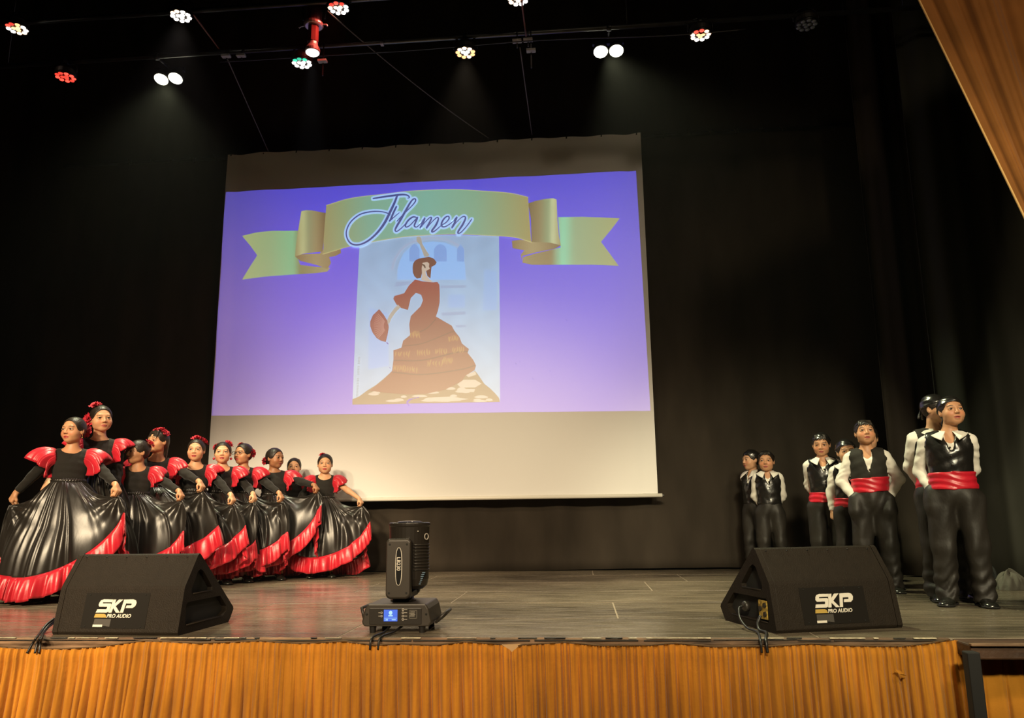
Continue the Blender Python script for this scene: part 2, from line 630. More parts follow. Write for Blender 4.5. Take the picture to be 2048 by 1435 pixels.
def skirt(name, x0, x1, ybase, zbot, topfn, label, seed, mean=0.046):
    c, r = pleat_profile(400, x0, x1, mean, seed)
    nx = int((x1 - x0) / 0.0032)
    X = np.linspace(x0, x1, nx + 1)
    # phase grows by 2 pi per pleat
    ph = np.interp(X, np.concatenate([[x0], c, [x1]]), np.arange(len(c) + 2) * 2 * pi)
    amp = np.interp(X, np.concatenate([[x0], c, [x1]]), r.uniform(0.5, 1.3, len(c) + 2))
    big = r.uniform(0, 2 * pi, 3)
    amp2 = np.interp(X, np.linspace(x0, x1, len(c) // 2 + 2), r.uniform(0.0, 1.25, len(c) // 2 + 2))
    vv = np.array([0, .012, .03, .05, .07, .1, .15, .2, .27, .35, .45, .55, .7, .85, 1.0])
    V = []
    for v in vv:
        zt = topfn(X)
        Z = zt + (zbot - zt) * v
        head = exp(-((v - 0.04) / 0.03) ** 2)
        fine = np.cos(ph) * amp * 0.010 * (1.0 if v < 0.08 else max(0.12, 1.0 - v * 2.2))
        fine = np.sign(fine) * np.abs(fine) ** 0.8 * 0.45
        grow = min(1, v * 2.0)
        ph2 = np.interp(X, X, ph * 0.5) + big[0]
        ph3 = np.interp(X, X, ph * 0.31) + big[1]
        sn = np.sin(ph2 + 0.5 * np.sin(X * 3))
        groove = amp2 * np.exp(-(sn / 0.20) ** 2)
        fold = grow * (0.022 * (np.abs(sn) ** 0.7 * 1.5 - 1) + 0.018 * np.sin(ph3) - 0.050 * groove)
        fold = fold - 0.013 * np.exp(-(np.sin(ph / 2) / 0.22) ** 2) * max(0.0, 1 - v * 3.0)
        Y = ybase - 0.012 - fine - fold - 0.006 * head + 0.004 * np.sin(X * 9)
        Xo = X + v * 0.35 * (0.02 * np.sin(X * 2.2 + big[2])) + 0.10 * v * np.interp(X, [-4, -2.2, -1.6, 3], [-0.9, -0.8, 0, 0.25])
        V.append(np.stack([Xo, Y, Z], -1))
    V = np.array(V).reshape(-1, 3)
    w = nx + 1
    i, j = np.meshgrid(np.arange(nx), np.arange(len(vv) - 1))
    a = (j * w + i).ravel()
    o = np_mesh(name, V, np.stack([a, a + w, a + w + 1, a + 1], -1), gold_velvet)
    return o


topf = lambda X: np.interp(X, _tp[:, 0], _tp[:, 1])
XM = at(1024, 1300, EDGE)[0]
s1 = skirt('stage_skirt', -4.6, XM + 0.016, EDGE - 0.034, -0.98, topf, '', 5)
tag(s1, 'gathered gold velvet stage skirt below the left loudspeaker and moving head light', 'curtain', 'gold stage skirts')
s2 = skirt('stage_skirt', XM - 0.012, at(1919, 1285, EDGE)[0], EDGE - 0.03, -0.98, topf, '', 11)
tag(s2, 'gathered gold velvet stage skirt below the right loudspeaker, slightly torn', 'curtain', 'gold stage skirts')
s3 = skirt('stage_skirt', at(1952, 1300, 4.2)[0], 3.9, 4.20, -0.98, lambda X: 0 * X - 0.07, '', 23, 0.085)
tag(s3, 'shorter gold velvet stage skirt in shadow right of the black post', 'curtain', 'gold stage skirts')
# pale torn lining showing in the notch between the skirts
n = [at(1003, 1288, EDGE - 0.028), at(1042, 1287, EDGE - 0.028), at(1024, 1304, EDGE - 0.034)]
hem = MB()
hem.tube([at(x, y - 1, EDGE - 0.05) for x, y in TOP if 0 <= x < 1010], 0.0035, 6)
hem.build('hem_cord', mat('hem_brown', (0.10, 0.055, 0.02), 0.8), s1, smooth=True)
hem = MB()
hem.tube([at(x, y - 1, EDGE - 0.05) for x, y in TOP if 1030 < x <= 1915], 0.0035, 6)
hem.build('hem_cord', MATS['hem_brown'], s2, smooth=True)
lining = MB().add([tuple(p) for p in n], [(0, 1, 2)]).build('torn_lining', mat('lining', (0.42, 0.27, 0.13), 0.9), s2, solid=0.002)
# tear in the right skirt: a small hanging flap
tp = at(1790, 1338, EDGE - 0.075)
MB().add([tp + np.array(d) for d in ((0, 0, 0), (0.022, -0.006, -0.004), (0.034, -0.012, -0.020), (0.05, -0.004, -0.026), (0.03, -0.004, -0.036), (0.012, -0.008, -0.018))],
         [(0, 1, 2, 5), (5, 2, 3, 4)]).build('torn_flap', gold_velvet, s2, solid=0.003)

# black post between the skirts
xa, xb = at(1919, 1290, 3.95)[0], at(1947, 1290, 3.95)[0]
post = MB().box(((xa + xb) / 2 + 0.006, 3.93, -0.525), (xb - xa - 0.005, 0.06, 1.0)).build('skirt_post', black_paint, bevel=0.006)
tag(post, 'black painted post between the gold stage skirts at the right', 'post')

# house curtain swept aside, upper right
HY = 4.45


def housef(u, v):
    # v: 0 top -> 1 tie back ; u: 0 leading edge -> 1 outer side
    p0 = at(1838 - 0.487 * 160, -160, HY) + np.array([1.9 * u, 0, 0.9 * u])
    p1 = at(2048, 432, HY) + np.array([0.75 * u, 0, 0.25 * u])
    p2 = at(2140, 640, HY) + np.array([0.22 * u, 0, 0.03 * u])
    e1, e2 = 0.70, 1.0
    if v < e1:
        p = p0 + (p1 - p0) * (v / e1)
    else:
        p = p1 + (p2 - p1) * ((v - e1) / (e2 - e1))
    a = 2 * pi * (u * 7.0 + 0.35 * sin(u * 9))
    f = 0.026 * sin(a) + 0.012 * sin(2.3 * a + 1 + 2 * v) + 0.006 * sin(5.1 * a)
    k = min(1, u * 14)
    return (p[0], HY + f * (1 - 0.5 * v) * k - 0.05 * u, p[2])


hc = MB().grid(housef, 180, 40).build('house_curtain', house_velvet, smooth=True, solid=0.008, fix=False)
tag(hc, 'brown velvet house curtain swept aside in the upper right corner', 'curtain')
lit_line = MB().tube([housef(0.0, v / 40) for v in range(41)], 0.006, 8).build('lit_edge', mat('lit_edge_tie_gold', (0.6, 0.36, 0.12), 0.7), hc, smooth=True)  # light catching the leading edge, put into a bright gold tube
# tail of the tied curtain, falling beyond the frame
tl = MB()
tail_top = at(2140, 640, HY)
tl.grid(lambda u, v: (tail_top[0] + 0.22 * u + (u - 0.5) * 0.25 * v, HY + 0.05 * sin(u * 26) - 0.05 * u, tail_top[2] * (1 - v) + 0.02 * v), 60, 10)
tl.build('curtain_tail', house_velvet, hc, smooth=True, solid=0.008, fix=False)
MB().tube([(tail_top[0] - 0.05 + 0.32 * t, HY - 0.09 + 0.1 * (2 * t - 1) ** 2, tail_top[2] - 0.02 - 0.03 * sin(pi * t)) for t in np.linspace(0, 1, 12)],
          0.02, 8).build('tie_back', MATS['lit_edge_tie_gold'], hc, smooth=True)


# ================================================================== PROJECTION SCREEN
def scloth(x, z):
    """depth of the hanging cloth: soft vertical ripples, wider near the side hems"""
    x = np.asarray(x, float)
    z = np.asarray(z, float)
    t = (x + 4.22) / 5.06
    side = np.exp(-((t - 0.0) / 0.06) ** 2) + np.exp(-((t - 1.0) / 0.06) ** 2)
    w = 0.005 * np.sin(x * 6.3 + 0.4 * np.sin(z * 1.3)) + 0.004 * np.sin(x * 10.5 + 1.2 + 0.5 * z)
    w = w + 0.008 * side * np.sin(x * 24 + 0.3 * z)
    top = np.exp(-((z - 5.0) / 0.28) ** 2)
    w = w + 0.010 * top * np.sin(x * 4.1 + z * 7.0)
    return SCREEN_Y - w


SX0, SX1 = at(455, 310, SCREEN_Y)[0], at(1281, 265, SCREEN_Y)[0]
SZ0, SZ1 = at(1316, 990, SCREEN_Y)[2], at(1281, 265, SCREEN_Y)[2]
scr = empty('projection_screen', ((SX0 + SX1) / 2, SCREEN_Y, SZ0))
tag(scr, 'large white hanging cloth screen showing a purple projected slide', 'screen')
SO = np.array(scr.location)


def loc_scr(p):
    return np.asarray(p) - SO


nx, nz = 240, 110
xs = np.linspace(SX0, SX1, nx + 1)
zs = np.linspace(SZ0, SZ1, nz + 1)
Xg, Zg = np.meshgrid(xs, zs)
topwave = np.clip((Zg - (SZ1 - 0.25)) / 0.25, 0, 1)
Zg2 = Zg - 0.012 * topwave * (1 - np.cos(Xg * 2 * pi / 0.42)) * 0.5
V = np.stack([Xg, scloth(Xg, Zg), Zg2], -1).reshape(-1, 3) - SO
i, j = np.meshgrid(np.arange(nx), np.arange(nz))
a = (j * (nx + 1) + i).ravel()
np_mesh('cloth', V, np.stack([a, a + 1, a + nx + 2, a + nx + 1], -1), cloth_white, scr)
# bottom roller bar
bar_m = mat('screen_bar', (0.78, 0.76, 0.68), 0.45)
MB().cyl(loc_scr((SX0 - 0.03, SCREEN_Y, SZ0)), loc_scr((SX1 + 0.045, SCREEN_Y, SZ0)), 0.021, n=16).build('bottom_bar', bar_m, scr, smooth=True)
MB().cyl(loc_scr((SX1 + 0.04, SCREEN_Y, SZ0)), loc_scr((SX1 + 0.065, SCREEN_Y, SZ0)), 0.010, n=10).build('bar_end', metal_dark, scr)
# ties that fix the screen head to the batten
for k in range(13):
    x = SX0 + 0.05 + k * (SX1 - SX0 - 0.1) / 12
    MB().tube([loc_scr((x, SCREEN_Y - 0.012, SZ1 - 0.03)), loc_scr((x + 0.004, SCREEN_Y - 0.010, SZ1 + 0.0)),
               loc_scr((x, WALL - 0.055, ZB - 0.005)), loc_scr((x + 0.01, WALL - 0.03, ZB + 0.026))], 0.007, 6).build('screen_tie', curtain_grey, scr, smooth=True)


# --- the projected slide: flat shapes of light lying on the cloth
def pix_on_screen(P, layer):
    P = np.asarray(P, float)
    q = np.array([at(x, y, SCREEN_Y) for x, y in P])
    y = scloth(q[:, 0], q[:, 2]) - 0.0010 * (layer + 1)
    return np.stack([q[:, 0], y, q[:, 2]], -1)


def slide_piece(name, polys, layer, colfn, parent, maxlen=10):
    for poly in polys:
        slide_one(name, [poly], layer, colfn, parent, min(maxlen, 11))


def slide_one(name, polys, layer, colfn, parent, maxlen):
    """polys: list of pixel polygons (photo pixels) ; colfn(px,py)->linear rgb"""
    bm = bmesh.new()
    for poly in polys:
        f = bm.faces.new([bm.verts.new((p[0], p[1], 0)) for p in poly])
    bm.normal_update()
    bmesh.ops.triangulate(bm, faces=bm.faces)
    for it in range(6):
        long = [e for e in bm.edges if e.calc_length() > maxlen]
        if not long:
            break
        bmesh.ops.subdivide_edges(bm, edges=long, cuts=1)
        bmesh.ops.triangulate(bm, faces=[f for f in bm.faces if len(f.verts) > 3])
    bm.verts.ensure_lookup_table()
    P = np.array([v.co[:2] for v in bm.verts])
    F = np.array([[v.index for v in f.verts] for f in bm.faces])
    bm.free()
    V = pix_on_screen(P, layer)
    nrm = np.cross(V[F[:, 1]] - V[F[:, 0]], V[F[:, 2]] - V[F[:, 0]])
    flip = nrm[:, 1] > 0
    F[flip] = F[flip][:, ::-1]
    col = np.array([colfn(x, y) for x, y in P])
    return np_mesh(name, V - SO, F, proj_m, parent, True, col)


def stroke_quads(pts, w):
    """thick polyline in 2D -> list of quads"""
    P = np.array(pts, float)
    W = np.array(w if hasattr(w, '__len__') else [w] * len(P), float) / 2
    T = np.gradient(P, axis=0)
    T /= np.linalg.norm(T, axis=1)[:, None] + 1e-9
    Nn = np.stack([-T[:, 1], T[:, 0]], -1)
    A, B = P + Nn * W[:, None], P - Nn * W[:, None]
    return A, B


def stroke_mesh(name, strokes, layer, color, parent):
    Vs, Fs = [], []
    for pts, w in strokes:
        p = smooth_path(pts, 7) if len(pts) > 2 else [np.array(q, float) for q in pts]
        if hasattr(w, '__len__'):
            ww = np.interp(np.linspace(0, 1, len(p)), np.linspace(0, 1, len(w)), w)
        else:
            ww = [w] * len(p)
        A, B = stroke_quads(p, ww)
        o = sum(len(v) for v in Vs)
        n = len(A)
        # round caps
        caps = []
        Vs.append(np.concatenate([A, B]))
        for k in range(n - 1):
            Fs.append((o + k, o + k + 1, o + n + k + 1, o + n + k))
        for c, r in ((p[0], ww[0] / 2), (p[-1], ww[-1] / 2)):
            o2 = sum(len(v) for v in Vs)
            Vs.append(np.array([c] + [(c[0] + r * cos(t), c[1] + r * sin(t)) for t in np.linspace(0, 2 * pi, 9)[:-1]]))
            for k in range(8):
                Fs.append((o2, o2 + 1 + k, o2 + 1 + (k + 1) % 8, o2))
    P = np.concatenate(Vs)
    V = pix_on_screen(P, layer) - SO
    me = bpy.data.meshes.new(name)
    faces = []
    for f in Fs:
        f = f[:3] if f[0] == f[3] else f
        a, b, c = V[f[0]], V[f[1]], V[f[2]]
        faces.append(f if np.cross(b - a, c - a)[1] < 0 else f[::-1])
    me.from_pydata([tuple(v) for v in V], [], faces)
    at_ = me.color_attributes.new('Col', 'FLOAT_COLOR', 'POINT')
    cc = np.ones((len(V), 4), dtype=np.float32)
    cc[:, :3] = color
    at_.data.foreach_set('color', cc.ravel())
    me.update()
    return link_mesh(name, me, ink_m, parent)


def lerp3(stops, t):
    xs_ = [s[0] for s in stops]
    return tuple(float(np.interp(t, xs_, [s[1][k] for s in stops])) for k in range(3))


PUR = [(345, srgb(66, 62, 198)), (480, srgb(86, 76, 208)), (640, srgb(102, 86, 208)), (830, srgb(100, 76, 192))]


def bgcol(x, y):
    c = np.array(lerp3(PUR, y))
    k = 1 - 0.38 * exp(-((x - 440) / 120) ** 2) - 0.12 * exp(-((x - 1290) / 60) ** 2)
    return c * np.array([1, 1, k]) * (0.92 + 0.08 * k)


IMG = [(452, 384), (1272, 341), (1301, 821), (414, 831)]


def img_grid(u, v):
    a = np.array(IMG[0]) * (1 - u) + np.array(IMG[1]) * u
    b = np.array(IMG[3]) * (1 - u) + np.array(IMG[2]) * u
    return a * (1 - v) + b * v


nu, nv = 200, 90
P = np.array([img_grid(i / nu, j / nv) for j in range(nv + 1) for i in range(nu + 1)])
V = pix_on_screen(P, 0)
# the slide's own edges stay inside the cloth
V[:, 0] = np.clip(V[:, 0], SX0 + 0.004, SX1 - 0.004)
i, j = np.meshgrid(np.arange(nu), np.arange(nv))
a = (j * (nu + 1) + i).ravel()
slide = np_mesh('projected_slide', V - SO, np.stack([a, a + nu + 1, a + nu + 2, a + 1], -1), proj_m, scr, True, np.array([bgcol(x, y) for x, y in P]))
slide['label'] = 'purple projected slide with gold ribbon and dancer'


def B_(l):   # crop of the ribbon
    return [(470 + .3857 * x, 360 + .3857 * y) for x, y in l]


def C_(l):   # crop of the poster
    return [(690 + .2578 * x, 460 + .2578 * y) for x, y in l]


# poster behind the dancer
pb = srgb(140, 174, 214)


def postcol(x, y):
    t = (y - 470) / 340
    n = 0.5 + 0.5 * sin(x * 0.11 + 2 * sin(y * 0.05)) * sin(y * 0.07 + 1.3 * sin(x * .03))
    k = 0.90 + 0.12 * n
    c = lerp3([(0, srgb(128, 160, 196)), (0.35, srgb(138, 172, 208)), (1, srgb(150, 176, 200))], t)
    return tuple(q * k for q in c)


slide_piece('poster', [C_([(118, 40), (1195, 40), (1202, 700), (1203, 1332), (58, 1354), (85, 700)])], 1, postcol, slide, 14)
slide_piece('poster_arch', [C_([(405, 385), (408, 300), (425, 240), (455, 180), (510, 130), (580, 102), (680, 88), (780, 98), (860, 135), (905, 190), (930, 265), (938, 385)])],
            2, lambda x, y: srgb(122, 170, 226), slide, 16)
stroke_mesh('arch_moulding', [(C_([(365, 300), (385, 230), (430, 160), (500, 105), (590, 75), (690, 62), (790, 75), (870, 115), (920, 170)]), 5)], 2, srgb(140, 158, 190), slide)
win = lambda x0, x1: C_([(x0, 245), (x0, 150), (x0 + 22, 118), ((x0 + x1) / 2, 108), (x1 - 22, 118), (x1, 150), (x1, 245)])
slide_piece('arch_window', [win(690, 790), win(500, 580), win(868, 925)], 3, lambda x, y: srgb(104, 146, 208), slide)
slide_piece('painted_ledge', [C_([(740, 430), (940, 425), (940, 448), (740, 452)]), C_([(395, 400), (520, 398), (500, 425), (385, 440)]),
                              C_([(750, 640), (935, 630), (935, 655), (750, 665)]), C_([(860, 735), (940, 735), (940, 755), (860, 755)])], 2,
            lambda x, y: srgb(126, 152, 190), slide)
slide_piece('painted_shade', [C_([(800, 500), (930, 500), (930, 600), (800, 600)]), C_([(190, 600), (330, 640), (340, 1050), (180, 1080)]), C_([(1080, 300), (1180, 320), (1180, 620), (1070, 620)])], 2,
            lambda x, y: srgb(128, 164, 212), slide)
# rocks
slide_piece('rock_base', [C_([(58, 1312), (110, 1290), (180, 1238), (240, 1200), (300, 1150), (370, 1088), (640, 1100), (900, 1150), (930, 1130), (1010, 1090), (1040, 1130), (1080, 1190), (1130, 1230), (1170, 1270), (1195, 1300), (1203, 1332), (58, 1354)])],
            2, lambda x, y: srgb(118, 96, 66), slide)
rk = np.random.default_rng(4)
rocks = []
for k in range(46):
    cx, cy = rk.uniform(150, 1150), rk.uniform(1130, 1330)
    if cy < 1330 - (0.55 * min(cx - 60, 1200 - cx)) + 20 or (cx < 850 and cy < 1225):
        continue
    rx, ry = rk.uniform(20, 60), rk.uniform(6, 15)
    rocks.append(C_([(cx + rx * cos(t) * (1 + .15 * sin(3 * t)), cy + ry * sin(t)) for t in np.linspace(0, 2 * pi, 12)[:-1]]))
rocks += [C_([(870, 1195), (920, 1160), (1010, 1160), (1060, 1190), (1010, 1220), (900, 1222)]), C_([(870, 1230), (1010, 1232), (1000, 1256), (890, 1252)]),
          C_([(930, 1120), (1010, 1096), (1020, 1120), (960, 1140)]), C_([(640, 1300), (820, 1290), (960, 1310), (800, 1330), (660, 1328)])]
slide_piece('rock', rocks, 3, lambda x, y: srgb(178, 164, 146), slide)
# dancer
dress = [(545, 385), (600, 398), (680, 406), (718, 403), (733, 425), (736, 500), (735, 560), (722, 625), (706, 670), (760, 702), (828, 740), (850, 782), (888, 828),
         (908, 880), (962, 922), (952, 952), (995, 1005), (1017, 1050), (1006, 1086), (935, 1128), (905, 1172), (850, 1200), (780, 1235), (640, 1268), (500, 1275),
         (330, 1262), (190, 1245), (300, 1158), (365, 1090), (376, 1000), (375, 932), (438, 912), (452, 858), (507, 815), (500, 730), (512, 668), (588, 592), (606, 545), (592, 503),
         (552, 488), (512, 528), (490, 620), (440, 606), (400, 578), (374, 532), (384, 510), (460, 490), (498, 430)]
slide_piece('dancer_dress', [C_(dress)], 4, lambda x, y: lerp3([(560, srgb(128, 40, 40)), (660, srgb(112, 46, 40)), (790, srgb(118, 56, 34))], y), slide, 14)
slide_piece('dancer_hair', [C_([(526, 290), (530, 262), (545, 238), (575, 222), (612, 216), (650, 207), (690, 222), (712, 252), (700, 272), (672, 286), (668, 330), (664, 376), (640, 358), (630, 320), (600, 332), (590, 372), (560, 378), (540, 360), (528, 330)])],
            5, lambda x, y: srgb(92, 40, 34), slide)
slide_piece('dancer_face', [C_([(603, 255), (640, 248), (655, 262), (652, 285), (660, 302), (640, 312), (626, 325), (632, 350), (660, 385), (686, 405), (640, 402), (592, 388), (600, 350), (596, 300)])],
            6, lambda x, y: srgb(176, 160, 146), slide)
stroke_mesh('dancer_eye', [(C_([(604, 270), (615, 276), (622, 290)]), 3.2)], 7, srgb(60, 40, 36), slide)
slide_piece('dancer_arm', [C_([(556, 55), (575, 48), (592, 62), (600, 105), (632, 160), (657, 195), (640, 208), (616, 208), (598, 160), (580, 112), (558, 90)]),
                           C_([(412, 578), (432, 598), (392, 640), (358, 688), (346, 722), (322, 735), (322, 706), (345, 655), (385, 602)])], 5,
            lambda x, y: srgb(150, 146, 138), slide)
slide_piece('dancer_fan', [C_([(265, 612), (300, 655), (332, 708), (340, 752), (330, 812), (316, 866), (280, 858), (246, 838), (214, 795), (196, 745), (196, 710), (216, 660)])],
            5, lambda x, y: srgb(116, 34, 44), slide)
fr = np.random.default_rng(9)
fan_strokes = []
for k in range(14):
    t = -0.55 + 1.1 * k / 13
    ang = pi - t * 1.35
    p0 = np.array((338, 742.))
    d = np.array((cos(ang), sin(ang) * 1.25))
    fan_strokes.append((C_([tuple(p0 + d * 40), tuple(p0 + d * 85), tuple(p0 + d * 112)]), 0.8))
tag(stroke_mesh('fan_rib', fan_strokes, 6, srgb(166, 120, 112), slide), kind='stuff')
trim = []
for (cx, cy, w) in ((545, 810, 60), (840, 840, 70), (450, 960, 110), (610, 950, 90), (745, 940, 80), (880, 930, 80), (420, 1070, 80), (515, 1080, 90), (700, 1030, 110), (800, 1010, 60)):
    for k in range(6):
        x = cx - w / 2 + w * k / 5
        trim.append((C_([(x, cy - 18 + fr.uniform(-8, 8)), (x + fr.uniform(-9, 3), cy + 2), (x + fr.uniform(-12, 9), cy + 20 + fr.uniform(-6, 10))]), (1.6, 2.6, 1.0)))
tag(stroke_mesh('dress_trim', trim, 5, srgb(150, 108, 56), slide), kind='stuff')
fold = [(C_([(560, 800), (640, 760), (705, 690)]), 2), (C_([(450, 900), (600, 880), (800, 800), (850, 785)]), 2), (C_([(380, 1010), (600, 1010), (850, 950), (950, 940)]), 2.5),
        (C_([(370, 1100), (600, 1120), (900, 1080), (1005, 1050)]), 2.5)]
stroke_mesh('dress_fold', fold, 5, srgb(78, 24, 22), slide)
# scribbled marks on the cloth near the foot of the poster
stroke_mesh('ink_scribble', [([(818, 810), (815, 804), (820, 799)], 3.2), ([(821, 799), (826, 797)], 1.6), ([(829, 796.5), (832, 795.5)], 1.4), ([(835, 795), (838, 794)], 1.2)], 7, srgb(70, 10, 170), slide)
for (x, y, r_) in ((775, 686, 2.4), (1133, 640, 2), (1063, 660, 1.4), (1032, 727, 2), (1040, 723, 1.4), (1100, 741, 1.6), (1066, 757, 2), (780, 735, 1.5), (610, 809, 1.8), (658, 811, 1.8)):
    stroke_mesh('ink_fleck', [([(x - r_ / 2, y - r_ / 2), (x + r_ / 2, y + r_ / 2)], r_)], 7, srgb(72, 52, 150), slide)
# vertical caption down the poster's left side: too blurred to read, a row of small ticks
tk = []
for k in range(26):
    y = 985 + k * 12
    if k in (5, 12, 13):
        continue
    x = 112 - (k * 12) * 0.055
    tk.append((C_([(x - 7, y), (x + 7, y + 1)]), 1.5))
tag(stroke_mesh('poster_caption', tk, 3, srgb(112, 128, 140), slide), kind='stuff')

# ribbon
GR, GO, GD, GL = srgb(120, 160, 134), srgb(146, 140, 92), srgb(120, 100, 66), srgb(160, 176, 130)


def hgrad(stops):
    st = [(470 + .3857 * s, c) for s, c in stops]
    return lambda x, y: lerp3(st, x)


slide_piece('ribbon_tail', [B_([(38, 290), (110, 274), (200, 264), (330, 262), (330, 330), (325, 400), (340, 440), (420, 450), (495, 455), (480, 475), (420, 484), (300, 490), (200, 498), (38, 517), (80, 450), (118, 392), (80, 340)])],
            8, hgrad([(38, srgb(150, 164, 110)), (180, srgb(136, 160, 116)), (300, srgb(118, 174, 130)), (340, srgb(120, 120, 80)), (500, srgb(150, 142, 104))]), slide, 12)
slide_piece('ribbon_tail', [B_([(1675, 193), (1800, 191), (1995, 200), (1950, 260), (1898, 322), (1945, 385), (1990, 447), (1850, 440), (1700, 440), (1540, 440), (1490, 430), (1495, 400), (1560, 380), (1688, 350)])],
            8, hgrad([(1490, srgb(140, 128, 90)), (1640, srgb(128, 112, 76)), (1700, srgb(126, 196, 160)), (1760, srgb(134, 158, 122)), (1990, srgb(146, 150, 100))]), slide, 12)
slide_piece('ribbon_fold', [B_([(312, 396), (345, 385), (440, 382), (455, 362), (520, 352), (548, 345), (552, 380), (520, 396), (490, 400), (500, 430), (480, 462), (420, 440), (340, 420)])],
            9, hgrad([(312, GD), (420, srgb(146, 134, 96)), (550, srgb(122, 104, 72))]), slide, 12)
slide_piece('ribbon_fold', [B_([(1436, 318), (1480, 310), (1540, 318), (1640, 325), (1690, 340), (1660, 356), (1560, 376), (1492, 395), (1488, 425), (1482, 388), (1500, 366), (1440, 356)])],
            9, hgrad([(1436, GD), (1540, srgb(150, 136, 96)), (1690, srgb(112, 92, 62))]), slide, 12)
slide_piece('ribbon_curl', [B_([(345, 162), (370, 157), (400, 158), (474, 172), (466, 280), (455, 372), (400, 378), (350, 384), (312, 398), (318, 330), (332, 240)])],
            10, hgrad([(312, srgb(134, 126, 84)), (352, srgb(170, 174, 124)), (385, srgb(130, 136, 100)), (420, srgb(138, 126, 88)), (474, srgb(104, 84, 54))]), slide, 9)
slide_piece('ribbon_curl', [B_([(1520, 122), (1560, 108), (1610, 98), (1650, 95), (1668, 102), (1672, 200), (1680, 290), (1690, 340), (1640, 326), (1590, 322), (1538, 322), (1534, 200)])],
            10, hgrad([(1520, srgb(104, 88, 56)), (1580, srgb(128, 116, 80)), (1625, srgb(128, 146, 108)), (1648, srgb(178, 186, 142)), (1690, srgb(138, 128, 84))]), slide, 9)
slide_piece('ribbon_banner', [B_([(475, 132), (520, 118), (600, 98), (700, 82), (800, 70), (900, 61), (1000, 54), (1100, 51), (1200, 52), (1300, 58), (1420, 70), (1520, 90), (1527, 200), (1537, 322), (1480, 307), (1430, 297), (1300, 288), (1200, 283), (1100, 283), (1000, 287), (900, 294), (800, 305), (700, 322), (600, 345), (520, 368), (458, 384), (462, 300), (468, 210)])],
            11, hgrad([(458, srgb(142, 138, 92)), (560, srgb(130, 148, 108)), (700, srgb(112, 158, 136)), (1000, srgb(108, 162, 146)), (1250, srgb(116, 156, 128)), (1400, srgb(132, 146, 104)), (1537, srgb(146, 136, 84))]), slide, 14)
stroke_mesh('ribbon_edge', [(B_([(475, 132), (600, 98), (800, 70), (1000, 54), (1200, 52), (1420, 70), (1520, 90)]), 0.9), (B_([(458, 384), (600, 345), (800, 305), (1000, 287), (1200, 283), (1430, 297), (1537, 322)]), 1.2)], 12, srgb(170, 166, 110), slide)
# lettering
L = []
L.append(([(718, 97), (770, 88), (850, 79), (890, 80), (907, 92), (898, 97)], (5, 7, 8, 6, 4, 3)))
L.append(([(842, 84), (828, 120), (806, 165), (775, 225), (735, 278), (690, 318), (645, 338), (605, 332), (583, 300), (582, 262), (605, 218), (650, 182), (705, 166), (755, 164), (790, 172), (806, 182)],
          (8, 9, 10, 10, 8, 7, 6, 6, 5, 5, 5, 5, 5, 4, 4, 3)))
L.append(([(838, 140), (822, 172), (808, 205), (800, 215), (818, 200), (852, 172)], (7, 8, 7, 5, 4, 3)))
L.append(([(842, 214), (880, 175), (918, 138), (938, 112), (934, 100), (918, 110), (892, 152), (862, 205), (838, 245), (832, 262), (842, 267), (868, 248), (890, 225)], (4, 4, 4, 5, 5, 6, 8, 9, 8, 6, 4, 4, 3)))
L.append(([(946, 198), (926, 194), (902, 210), (886, 234), (890, 246), (908, 238), (932, 214), (948, 196), (938, 222), (932, 240), (944, 246), (966, 228)], (4, 6, 7, 7, 5, 4, 4, 6, 7, 6, 4, 3)))
L.append(([(966, 228), (986, 198), (978, 220), (962, 250), (984, 224), (1010, 198), (1020, 200), (1008, 226), (994, 252), (1020, 222), (1046, 198), (1056, 203), (1044, 234), (1022, 266), (1034, 268), (1068, 240)], (3, 5, 7, 6, 3, 4, 6, 7, 6, 3, 4, 6, 8, 7, 5, 3)))
L.append(([(1068, 238), (1096, 222), (1112, 200), (1104, 190), (1086, 202), (1072, 228), (1078, 244), (1100, 240), (1132, 218)], (3, 4, 5, 5, 6, 7, 6, 4, 3)))
L.append(([(1132, 218), (1152, 194), (1142, 218), (1126, 250), (1150, 220), (1182, 192), (1196, 198), (1182, 232), (1160, 266), (1158, 278), (1174, 272), (1204, 238), (1228, 204)], (3, 5, 7, 6, 3, 4, 6, 8, 7, 5, 4, 4, 4)))
outl = [(B_(p), [w * .3857 * 1.15 + 7.0 for w in ww]) for p, ww in L]
inner = [(B_(p), [w * .3857 * 1.25 + 0.3 for w in ww]) for p, ww in L]
stroke_mesh('lettering_outline', outl, 13, srgb(150, 188, 236), slide)
stroke_mesh('lettering', inner, 14.5, srgb(44, 62, 128), slide)


# ================================================================== RIGGING AND LAMPS OVERHEAD
def pipe(name, y, z, x0, x1, r, label, hang=()):
    o = empty(name, ((x0 + x1) / 2, y, z))
    MB().cyl((x0 - (x0 + x1) / 2, 0, 0), (x1 - (x0 + x1) / 2, 0, 0), r, n=12).build('pipe', steel, o, smooth=True)
    for hx in hang:
        MB().cyl((hx - (x0 + x1) / 2, 0, 0), (hx - (x0 + x1) / 2, 0.0, 8.15 - z), 0.004, n=6).build('hanger_wire', steel, o, smooth=True)
    return tag(o, label, 'pipe')


P2Y, P2Z = 6.52, 5.0
P1Y, P1Z = 6.05, 5.12
pipe2 = pipe('lighting_pipe', P2Y, P2Z, -6.4, 3.4, 0.022, 'steel lighting pipe above the screen carrying the second row of lamps', (-5.5, -2.4, 0.55, 3.0))
pipe1 = pipe('lighting_pipe', P1Y, P1Z, -6.6, 3.4, 0.022, 'steel lighting pipe nearest the audience at the top edge', (-5.8, -1.0, 2.2))
